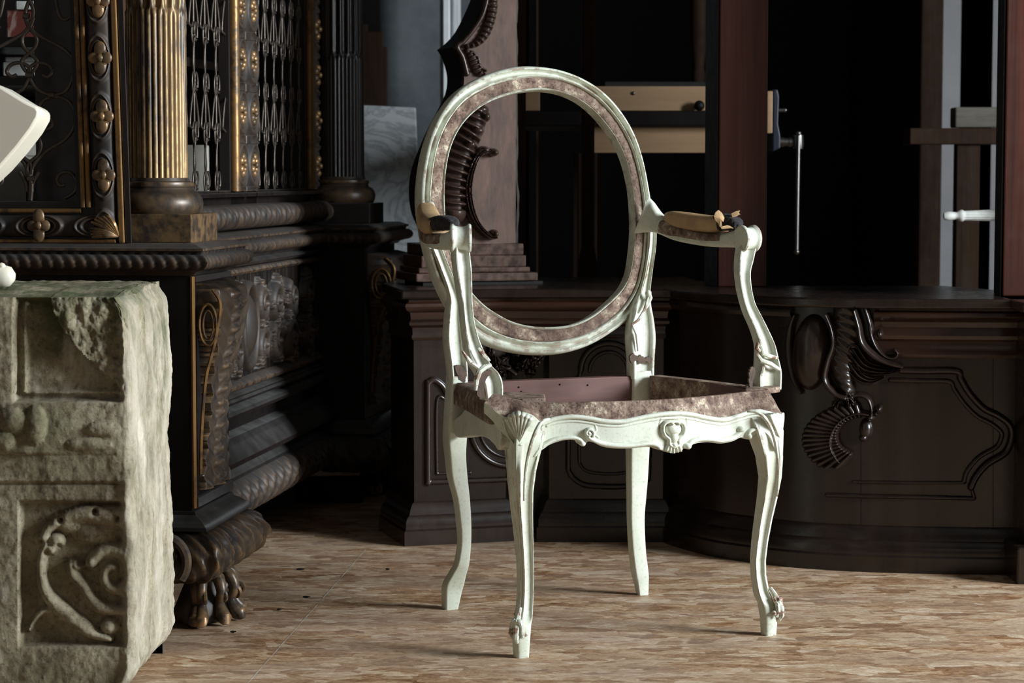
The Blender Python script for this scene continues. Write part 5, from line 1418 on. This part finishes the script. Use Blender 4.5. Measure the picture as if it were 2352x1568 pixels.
# serpentine right half: shaped panel and the rocaille cartouche
Cpoly = np.array(segC)
def surfC(X, Y):
    P, Nn, ok = plan_hit(X, Y, Cpoly); P = np.where(ok[..., None], P, 0); return P, Nn, ok
def patchC(x0, x1, y0, y1, n1, n2, fn, eps, name, m_):
    X, Y = np.meshgrid(np.linspace(x0, x1, n1), np.linspace(y0, y1, n2)); P, Nn, ok = surfC(X, Y)
    f = Field(X, Y); fn(f); f.H = f.H * ok
    return MB().masked(P + Nn * f.H[..., None], P - Nn * .003, (f.H > eps) & ok).build(name, m_, sb_thing, auto=75)
def pc(f):
    pth = [(2070, 850), (2120, 851), (2196, 852), (2206, 868), (2227, 903), (2259, 937), (2292, 954), (2318, 975), (2323, 1002), (2309, 1038), (2268, 1064), (2242, 1093), (2230, 1118)]
    f.bead(smooth_path(pth, 90), 9, .013)
    p2 = [(2045, 872), (2120, 874), (2180, 876), (2192, 893), (2214, 925), (2244, 955), (2276, 972), (2298, 990), (2300, 1004), (2288, 1026), (2250, 1048), (2222, 1080), (2214, 1104)]
    f.bead(smooth_path(p2, 90), 6, .008)
    f.bead([(1900, 1136), (2000, 1139), (2120, 1141), (2236, 1144)], 5.5, .008); f.bead([(1960, 1106), (2100, 1108), (2216, 1108)], 4, .005)
    f.bead([(2230, 1118), (2238, 1143)], 5, .007)
patchC(1880, 2345, 830, 1165, 420, 300, pc, .0006, 'panel_moulding', OKM)
def cart(f):
    f.blob((1866, 808), 43, 88, .034, .06, p=.55)
    f.band(smooth_path([(1830, 724), (1818, 760), (1816, 810), (1824, 860), (1842, 900)], 30), [4, 9, 11, 9, 5], .016)
    f.band(smooth_path([(1905, 722), (1916, 752), (1920, 790), (1908, 830), (1902, 870), (1922, 900), (1946, 912)], 50), [5, 8, 9, 9, 10, 8], .034)
    f.band(smooth_path([(1945, 708), (1950, 760), (1940, 810), (1938, 850), (1950, 895)], 50), [30, 38, 34, 28, 16], .032, ribs=9, depth=.10, tilt=.8)
    f.band(smooth_path([(1968, 712), (1976, 745), (1984, 785), (2010, 815), (2042, 832), (2072, 840)], 50), [6, 9, 10, 12, 9, 3], .044)
    f.band(smooth_path([(1965, 800), (1990, 835), (2030, 846), (2066, 846)], 40), [28, 26, 18, 5], .034, lines=5, depth=.4)
    f.band(smooth_path([(1955, 830), (1975, 860), (2000, 872), (2030, 864)], 40), [26, 20, 13, 4], .028, lines=4, depth=.4)
    f.bead(smooth_path([(1990, 706), (2000, 740), (2004, 770), (2016, 798), (2036, 818), (2054, 820), (2062, 810), (2056, 802)], 50), [7, 7, 6, 5, 4], .030)
    f.blob((2016, 700), 10, 14, .03); f.blob((2022, 766), 9, 13, .03)
    # lower fan
    c = np.array([1985., 1000.])
    for k, a in enumerate(np.linspace(math.radians(118), math.radians(262), 19)):
        r1 = 148 - 34 * (k / 18) ; r0 = 62
        e0 = c + r0 * np.array([math.cos(a), math.sin(a) * .75]); e1_ = c + r1 * np.array([math.cos(a) * .98, math.sin(a) * .62 + .0])
        f.bead([tuple(e0), tuple(e1_)], [5, 9.5, 8.5], .024)
    f.band(smooth_path([(1996, 950), (1968, 948), (1938, 962), (1918, 990), (1914, 1022), (1926, 1050), (1934, 1060)], 50), [7, 9, 9, 8, 8, 5, 2], .030, lines=2, depth=.4)
    f.blob((2001, 957), 11, 9, .03); f.blob((2020, 938), 9, 12, .03, .5); f.blob((1990, 985), 17, 26, .020); f.blob((1984, 1004), 12, 10, .020)
    f.bead(smooth_path([(1952, 912), (1975, 905), (1996, 915), (2004, 940), (2002, 958)], 30), [8, 7, 6, 5], .026)
    f.leaf((1950, 900), 1.2, 40, 14, .03, 3); f.leaf((1940, 905), 2.2, 46, 14, .026, 3); f.leaf((2000, 950), -.6, 34, 10, .028, 3)
patchC(1800, 2085, 694, 1072, 420, 520, cart, .0012, 'carved_cartouche', M['oakcarve'])
# joints between the planks of the front
jt = MB()
for px, y0, y1 in ((1978, 1000, 1210), (2281, 800, 1225)):
    Xj, Yj = np.array([[px - .9, px + .9]] * 2), np.array([[y0, y0], [y1, y1]]); P, Nn, ok = surfC(Xj, Yj)
    jt = MB().thick(P + Nn * .0006, P - Nn * .002); jt.build('plank_joint', M['black'], sb_thing, smooth=False)

# ------------------------------------------------------------------ the carved upright standing on the sideboard
ca = math.radians(17); CX = np.array([math.cos(ca), math.sin(ca), 0]); CN = np.array([math.sin(ca), -math.cos(ca), 0])
CPt = np.array([-.01, 4.98, .532])
def CS(px, py, o_=0.0): return PL(px, py, CPt + CN * o_, CN)
def yb(py): return py
con = thing('carved_upright', 'tall carved upright with red-brown face and rocaille edge, on the sideboard behind the oval back', 'carved panel', tuple(CS(1090, 645)))
out = smooth_path([(1112, -330), (1150, -200), (1150, -100), (1125, -20), (1104, 30), (1084, 68), (1062, 93), (1042, 108)], 40).tolist() + smooth_path([(1044, 110), (1056, 132), (1066, 172), (1062, 210), (1046, 245), (1022, 290), (1000, 340), (982, 390), (976, 440), (982, 490), (1002, 535), (1016, 564)], 60).tolist() + [(1184, 558), (1185, 300), (1186, 0), (1187, -330)]
fp = CS(np.array([p[0] for p in out]), np.array([p[1] for p in out]))
back_v = -CN * .13
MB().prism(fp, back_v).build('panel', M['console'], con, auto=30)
# black sheet painting the flank's shade, along the same outline
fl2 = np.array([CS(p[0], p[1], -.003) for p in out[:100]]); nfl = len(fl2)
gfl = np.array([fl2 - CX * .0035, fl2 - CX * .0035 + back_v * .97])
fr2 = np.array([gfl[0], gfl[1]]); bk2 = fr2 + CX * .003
MB().thick(fr2, bk2).build('unlit_flank', M['black'], con)
X, Y = np.meshgrid(np.linspace(972, 1150, 240), np.linspace(-10, 562, 620))
def cc(f):
    f.bead(smooth_path([(1122, -20), (1108, 32), (1087, 68), (1064, 95), (1050, 108), (1062, 132), (1072, 170)], 50), 6, .010)
    f.band(smooth_path([(1130, -10), (1130, 20), (1122, 55), (1108, 85), (1090, 102), (1070, 106)], 40), [11, 12, 12, 12, 9, 5], .020, ribs=12, depth=.5)
    f.band(smooth_path([(1070, 116), (1082, 128), (1090, 145), (1098, 165), (1110, 172)], 30), [5, 11, 13, 12, 5], .018, ribs=7, depth=.5)
    f.bead(smooth_path([(1084, 120), (1096, 134), (1100, 152), (1114, 162)], 30), 4, .014)
    f.band(smooth_path([(1096, 236), (1090, 262), (1080, 295), (1062, 335), (1048, 385), (1042, 430), (1042, 485)], 90), [16, 30, 32, 32, 32, 30, 30], .034, ribs=14, depth=.55, tilt=.18)
    f.blob((1100, 252), 22, 12, .034); f.blob((1112, 268), 12, 14, .030); f.blob((1092, 300), 18, 12, .036); f.blob((1075, 332), 18, 12, .036, -.3)
    f.band(smooth_path([(1118, 346), (1100, 350), (1086, 368), (1074, 402), (1070, 442), (1078, 486), (1094, 518), (1118, 541), (1132, 545)], 70), [8, 9, 11, 12, 12, 12, 10, 8, 5], .034, lines=4, depth=.4)
    f.blob((1130, 350), 12, 10, .036); f.blob((1110, 344), 12, 9, .030); f.blob((1134, 536), 9, 10, .026)
    f.bead(smooth_path([(982, 400), (980, 440), (986, 488), (1004, 530)], 30), 6, .012)
P_, N_ = CS(X, Y), np.broadcast_to(CN, X.shape + (3,))
f = Field(X, Y); cc(f)
MB().masked(P_ + N_ * f.H[..., None], P_ - N_ * .003, f.H > .0012).build('rocaille_carving', M['console_d'], con, auto=75)
# stepped base moulding
def cbx(x0, x1, y0, y1, ofs, name):
    a, b_ = CS(x0, y1, ofs), CS(x1, y0, ofs); z0, z1 = float(CS((x0 + x1) / 2, y1, ofs)[2]), float(CS((x0 + x1) / 2, y0, ofs)[2])
    w_ = float((b_ - a) @ CX); c = a + CX * w_ / 2 - CN * (.075 + ofs / 2); c[2] = (z0 + z1) / 2
    return MB().box(c, (w_, .15 + ofs, z1 - z0), ca).build(name, M['console_d'], con, smooth=False, bevel=.003)
cbx(975, 1203, 560, 587, .004, 'base_block'); cbx(968, 1209, 587, 614, .010, 'base_block'); cbx(962, 1218, 614, 626, .018, 'base_moulding')
cbx(956, 1236, 627, 646, .030, 'base_moulding')
a = CS(1100, 646)[2]
MB().box((CPt + CX * -.06 - CN * .06) * [1, 1, 0] + [0, 0, (.532 + a) / 2], (.27, .16, max(.004, a - .532)), ca).build('base_fillet', M['black'], con, smooth=False)

# ------------------------------------------------------------------ uprights, bench and things in the dark behind
def upright(x0, x1, y0, y1, Y, dp, name, m_, label, cat, flank=None, group=None, zbase=None):
    a, b_ = PY(x0, y1, Y), PY(x1, y0, Y); z0 = a[2] if zbase is None else zbase
    mb = MB().box(((a[0] + b_[0]) / 2, Y + dp / 2, (z0 + b_[2]) / 2), (b_[0] - a[0], dp, b_[2] - z0))
    if m_ is None: return mb
    if flank is None: return tag(mb.build(name, m_, smooth=False, bevel=.002), label, cat, group)
# mahogany posts of a dismantled frame, standing on the sideboard
MZ = .532
def post(px0, px1, pfl, Y, label):
    """front face between px0 and px1, receding dark flank from pfl"""
    a, b_ = PY(px0, 600, Y), PY(px1, 600, Y); c_ = PY(pfl, 600, Y + .16)
    ax, bx_ = a[0], b_[0]; cx = c_[0]
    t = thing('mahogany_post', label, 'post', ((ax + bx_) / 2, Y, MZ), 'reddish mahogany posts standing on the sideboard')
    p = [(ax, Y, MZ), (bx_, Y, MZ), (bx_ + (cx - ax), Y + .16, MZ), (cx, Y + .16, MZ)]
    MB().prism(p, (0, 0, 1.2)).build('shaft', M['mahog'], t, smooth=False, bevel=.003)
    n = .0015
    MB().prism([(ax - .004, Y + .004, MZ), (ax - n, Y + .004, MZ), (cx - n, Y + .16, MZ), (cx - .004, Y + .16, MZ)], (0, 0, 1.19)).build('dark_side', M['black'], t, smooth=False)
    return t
post(1650, 1760, 1622, 4.84, 'broad reddish mahogany post standing on the sideboard, just right of the chair arm')
post(2304, 2440, 2288, 4.47, 'reddish mahogany post with bluish sheen on the sideboard, at the right picture edge')
# brown moulding strip beside the carved upright with a white strip painted for a light gap
bs_ = thing('brown_post', 'narrow brown post with a wavy white strip standing for a bright light gap, just right of the carved upright', 'post', tuple(PY(1198, 640, 5.2) * [1, 1, 0] + [0, 0, MZ]))
a, b_ = PY(1186, 640, 5.2), PY(1208, 0, 5.2)
MB().box(((a[0] + b_[0]) / 2, 5.225, 1.05), (b_[0] - a[0], .05, 1.03)).build('shaft', M['brown'], bs_, smooth=False, bevel=.003)
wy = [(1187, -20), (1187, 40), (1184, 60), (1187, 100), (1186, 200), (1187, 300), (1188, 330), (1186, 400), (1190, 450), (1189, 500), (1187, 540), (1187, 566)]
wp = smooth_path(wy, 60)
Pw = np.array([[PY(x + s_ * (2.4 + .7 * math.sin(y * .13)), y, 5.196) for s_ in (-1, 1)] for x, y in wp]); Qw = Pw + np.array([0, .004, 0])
MB().thick(Pw, Qw).build('light_gap_strip', M['white_trim'], bs_)

# the workbench behind
YW = 5.85
wbk = thing('workbench', 'workbench with dark top and pale pine apron in the shadow behind the armchair', 'workbench', (float(PY(1480, 300, YW)[0]), YW, 0))
a, b_ = PY(1183, 290, YW), PY(1758, 254, YW); zt = b_[2]
MB().box(((a[0] + b_[0]) / 2, YW + .3, (a[2] + b_[2]) / 2), (b_[0] - a[0], .6, b_[2] - a[2])).build('bench_top', M['black'], wbk, smooth=False, bevel=.004)
c_, d_ = PY(1345, 351, YW + .04), PY(1690, 291, YW + .04)
MB().box(((c_[0] + d_[0]) / 2, YW + .055, (c_[2] + a[2]) / 2), (d_[0] - c_[0], .03, a[2] - c_[2])).build('apron', M['pine'], wbk, smooth=False, bevel=.002)
for px in (1350, 1700):
    x = float(PY(px, 500, YW)[0])
    for yy in (YW + .06, YW + .52):
        MB().box((x, yy, (c_[2]) / 2), (.05, .05, c_[2])).build('leg', M['brown'], wbk, smooth=False, bevel=.003)
def on_bench(x0, x1, y0, Y, dp, name, m_, label, cat):
    a2, b2 = PY(x0, y0, Y), PY(x1, y0, Y)
    return tag(MB().box(((a2[0] + b2[0]) / 2, Y + dp / 2, (zt + b2[2]) / 2 + .0005), (b2[0] - a2[0], dp, b2[2] - zt - .001)).build(name, m_, smooth=False, bevel=.002), label, cat)
o = on_bench(1366, 1629, 198, YW + .05, .03, 'pine_board', M['pine'], 'long pale pine board with one screw, standing on the bench behind the oval back', 'board')
sc_ = MB().sphere(PY(1455, 214, YW + .048), (.005, .003, .005), 8); sc_.build('screw', M['steel'], o)
on_bench(1203, 1240, 190, YW + .05, .03, 'pine_block', M['pine'], 'short pale pine block on the bench, seen through the oval back', 'board')
tag(MB().sphere(PY(1606, 247, YW + .03) * [1, 1, 0] + [0, 0, zt + .0135], (.014, .014, .0135), 12).build('dark_ball', M['black']), 'small dark wooden ball lying at the front edge of the bench top', 'ball')
# tall dark posts of shelving above the bench
for px0, px1, y1, Y, m_, lab in ((1336, 1365, 610, 5.55, M['brown'], 'thin brown upright post with a flared foot behind the oval back'),):
    a2, b2 = PY(px0, 600, Y), PY(px1, 600, Y)
    t = thing('turned_post', lab, 'post', ((a2[0] + b2[0]) / 2, Y, MZ - .532))
    MB().box(((a2[0] + b2[0]) / 2, Y + .02, .95), (b2[0] - a2[0], .035, 1.9)).build('shaft', m_, t, smooth=False, bevel=.004)
    x = (a2[0] + b2[0]) / 2; z1 = float(PY(0, 560, Y)[2])
    MB().prism([(x - .014, Y - .001, z1), (x - .020, Y - .001, z1 - .03), (x - .026, Y - .001, z1 - .08), (x - .026, Y - .001, 0), (x + .026, Y - .001, 0), (x + .026, Y - .001, z1 - .08), (x + .020, Y - .001, z1 - .03), (x + .014, Y - .001, z1)], (0, .045, 0)).build('flared_foot', m_, t, smooth=False, bevel=.003)
# thin pale strip further back
tag(MB().box((float(PY(1234, 450, 6.7)[0]), 6.7, .75), (.006, .02, 1.5)).build('slender_rod', M['brown'], smooth=False), 'slender upright rod in the dark, seen through the left of the oval opening', 'rod')
# turned white leg and boxes on a shelf in the dark
sh = thing('wall_shelf', 'dark open shelf unit in the dark room behind the workbench', 'shelf', (float(PY(1480, 200, 7.6)[0]), 7.6, 0))
a2, b2 = PY(1390, 195, 7.6), PY(1625, 195, 7.6)
MB().box(((a2[0] + b2[0]) / 2, 7.75, float(a2[2])), (b2[0] - a2[0], .3, .02)).build('board', M['black'], sh, smooth=False)
for x in (): MB().box((x, 7.75, 1.0), (.03, .3, 2.0)).build('side', M['black'], sh, smooth=False)
zsh = float(a2[2]) + .010
tag(MB().lathe((float(PY(1605, 100, 7.7)[0]), 7.7, zsh), [(.018, 0), (.024, .02), (.018, .05), (.026, .12), (.030, .25), (.022, .38), (.03, .40), (.02, .44)], 16).build('turned_baluster', M['brown']), 'turned wooden baluster standing in the dark above the bench', 'baluster')

# the vice on the end of the bench
vi = thing('bench_vice', 'blue bench vice with bright screw and hanging handle, right of the broad mahogany post', 'vice', tuple(PY(1780, 340, YW + .05)))
q = MB(); YV = YW + .02
def pb(x0, x1, y0, y1, Y, dp): 
    a2, b2 = PY(x0, y1, Y), PY(x1, y0, Y); return MB().box(((a2[0] + b2[0]) / 2, Y + dp / 2, (a2[2] + b2[2]) / 2), (b2[0] - a2[0], dp, b2[2] - a2[2]))
pb(1762, 1775, 209, 306, YV, .12).build('wooden_jaw', M['pine'], vi, smooth=False, bevel=.002)
z0, z1 = float(PY(0, 348, YV)[2]), float(PY(0, 205, YV)[2]); xa, xb = float(PY(1775, 300, YV)[0]), float(PY(1789, 300, YV)[0])
MB().prism([(xa, YV, z1), (xb - .004, YV, z1), (xb, YV, z1 - .02), (xb - .002, YV, z0 + .07), (xb + .004, YV, z0 + .04), (xb + .004, YV, z0 + .008), (xa, YV, z0)], (0, .11, 0)).build('jaw', M['blue'], vi, smooth=False, bevel=.003)
def rod(p, q_, r, n=16): return MB().tube([p, p + (q_ - p) * .5, q_], r, n)
rod(PY(1786, 253, YV + .05), PY(1802, 253, YV + .05), .005).build('guide_rod', M['steel'], vi)
MB().sphere(PY(1803, 253, YV + .05), .0055, 10).build('rod_end', M['steel'], vi)
q = MB(); 
for x0, x1, r in ((1788, 1800, .0125), (1800, 1812, .0105), (1812, 1818, .0125), (1818, 1822, .010)):
    t_ = rod(PY(x0, 326, YV + .05), PY(x1, 326, YV + .05), r, 20); q.add(t_.v, t_.f)
q.build('screw', M['steel'], vi, auto=40)
q = MB().tube([PY(1833, 342, YV + .05), PY(1833, 330, YV + .05), PY(1833, 310, YV + .05)], [.0125, .0145, .0135], 18); q.build('screw_head', M['steel'], vi)
hd_ = rod(PY(1834, 312, YV + .03), PY(1830, 576, YV + .03), .0052, 12).build('handle', M['steel'], vi)
MB().sphere(PY(1830, 578, YV + .03), .0072, 12).sphere(PY(1834, 306, YV + .03), (.0075, .0075, .006), 12).build('handle_knob', M['steel'], hd_)

# trestle and pieces at the right, in front of the white wall
YT = 6.3
tr_ = thing('trestle', 'rough brown wooden trestle standing in front of the white wall at the right', 'trestle', (float(PY(2222, 330, YT)[0]), YT, 0))
def pbx(x0, x1, y0, y1, Y, dp, name, m_, parent, z0=None):
    a2, b2 = PY(x0, y1, Y), PY(x1, y0, Y); za = a2[2] if z0 is None else z0
    return MB().box(((a2[0] + b2[0]) / 2, Y + dp / 2, (za + b2[2]) / 2), (b2[0] - a2[0], dp, b2[2] - za)).build(name, m_, parent, smooth=False, bevel=.003)
pbx(2090, 2360, 294, 331, YT, .12, 'beam', M['brown'], tr_)
pbx(2193, 2252, 331, 700, YT + .02, .05, 'leg', M['brown'], tr_, 0)
pbx(2335, 2375, 331, 700, YT + .02, .05, 'leg', M['brown'], tr_, 0)
zb = float(PY(0, 294, YT)[2])
b2 = PY(2195, 246, YT + .01); b3 = PY(2330, 246, YT + .01)
tag(MB().box(((b2[0] + b3[0]) / 2, YT + .05, (zb + b2[2]) / 2 + .001), (b3[0] - b2[0], .08, b2[2] - zb - .002)).build('grey_beam', m_wood('weathered_grey_wood', (.05, .045, .038), (.12, .11, .09), .8, 12, (.1, 1, 1)), smooth=False, bevel=.004), 'short weathered grey beam resting on top of the trestle', 'beam')
# upturned stool whose white fluted leg pokes out from behind the right post
ws = thing('upturned_stool', 'white stool tipped on its side, its fluted leg poking out left of the right post', 'stool', tuple(PY(2400, 640, 5.6) * [1, 1, 0]))
YL = 5.6
ax0, ax1 = PY(2166, 496, YL), PY(2420, 492, YL); dL = (ax1 - ax0); lenL = np.linalg.norm(dL); dL /= lenL
bA = np.cross(dL, [0, 1, 0]); bA /= np.linalg.norm(bA); bB = np.cross(dL, bA)
rings = []
for s_, r in ((0, .002), (.002, .0085), (.008, .0105), (.016, .0110), (.026, .0095), (.034, .0090), (.038, .0125), (.044, .0145), (.048, .0142), (.052, .0115), (.056, .0120), (.12, .0140), (.235, .0165)):
    fl = 1.0 if s_ > .053 else 0
    rings.append([ax0 + dL * s_ + (bA * math.cos(t) + bB * math.sin(t)) * r * (1 - fl * .16 * max(0, math.cos(12 * t))) for t in np.linspace(0, 2 * math.pi, 96, endpoint=False)])
MB().loft(rings).build('leg', M['whitewood'], ws, auto=50)
e_ = ax0 + dL * .24
MB().box((e_[0] + .035, YL, .43), (.06, .30, .86)).build('seat_frame', M['whitewood'], ws, smooth=False, bevel=.004)
# marble slabs and boards leaning in the corner behind the cabinet
def slab(pts_top, pts_bot, Yt, Yb, thick_, name, m_, label, cat):
    """leaning slab: top corners at depth Yt, bottom corners on the floor at depth Yb"""
    A, B = PY(pts_top[0][0], pts_top[0][1], Yt), PY(pts_top[1][0], pts_top[1][1], Yt)
    Cc, D = PY(pts_bot[1], 900, Yb), PY(pts_bot[0], 900, Yb); Cc[2] = D[2] = .002
    n = np.cross(B - A, D - A); n /= np.linalg.norm(n)
    if n[1] < 0: n = -n
    return tag(MB().prism([A, B, Cc, D], n * thick_).build(name, m_, smooth=False, bevel=.004, origin=tuple((Cc + D) / 2)), label, cat)
slab([(832, 240), (955, 246)], (800, 990), 6.62, 6.25, .02, 'marble_slab', M['marble'], 'large grey veined marble slab leaning upright behind the carved cabinet', 'slab')
slab([(770, 176), (826, 200)], (780, 874), 6.12, 5.95, .014, 'marble_slab', M['marble2'], 'violet-veined marble slab standing edge-on between cabinet and grey slab', 'slab')
bd1 = thing('wooden_board', 'stepped brown wooden board leaning above the grey marble slab', 'board', tuple(PY(855, 700, 7.05) * [1, 1, 0]))
a2 = [PY(x, y, 7.0) for x, y in ((810, 55), (844, 55), (844, 72), (880, 72), (880, 108), (889, 108), (889, 900), (810, 900))]
for p in a2[-2:]: p[2] = .002
MB().prism(a2, (0, .025, 0)).build('board', M['brown'], bd1, smooth=False, bevel=.003)

# low loose board and block lying under the cabinet's far end
tag(MB().box(PY(755, 1124, 5.35) * [1, 1, 0] + [0, .0, .030], (.16, .05, .058), .1).build('wood_block', M['brown'], smooth=False, bevel=.003), 'dim wooden block on the floor in the shadow under the carved cabinet', 'block')
# crumbs of wood on the boards
def chip(px, py, L_, a_, lab, gr='wood splinters on the floor'):
    c = G(px, py); mb = MB(); r_ = random.Random(int(px))
    q = [c + np.array([math.cos(a_) * t * L_, math.sin(a_) * t * L_, .0022]) for t in np.linspace(-.5, .5, 7)]
    mb.tube(q, [.0008, .0018, .0022, .0016, .0007], 6)
    for i, p in enumerate(mb.v): mb.v[i] = (p[0] + r_.uniform(-.0006, .0006), p[1] + r_.uniform(-.0006, .0006), max(.0003, p[2] + r_.uniform(-.0004, .0004)))
    tag(mb.build('wood_splinter', M['black'], smooth=False), lab, 'splinter', gr)
chip(690, 1309, .016, .1, 'dark splinter on the floor nearest the cabinet foot and the sideboard corner')
chip(704, 1373, .014, -.1, 'dark splinter on the floor beside the pale board joint')
chip(641, 1402, .008, .6, 'tiny dark crumb on the floor right of the near cabinet foot')
chip(890, 1309, .008, -.3, 'tiny dark crumb on the floor between the board joint and the rear chair leg')
chip(536, 1453, .010, .2, 'dark crumb on the floor in front of the near cabinet foot')
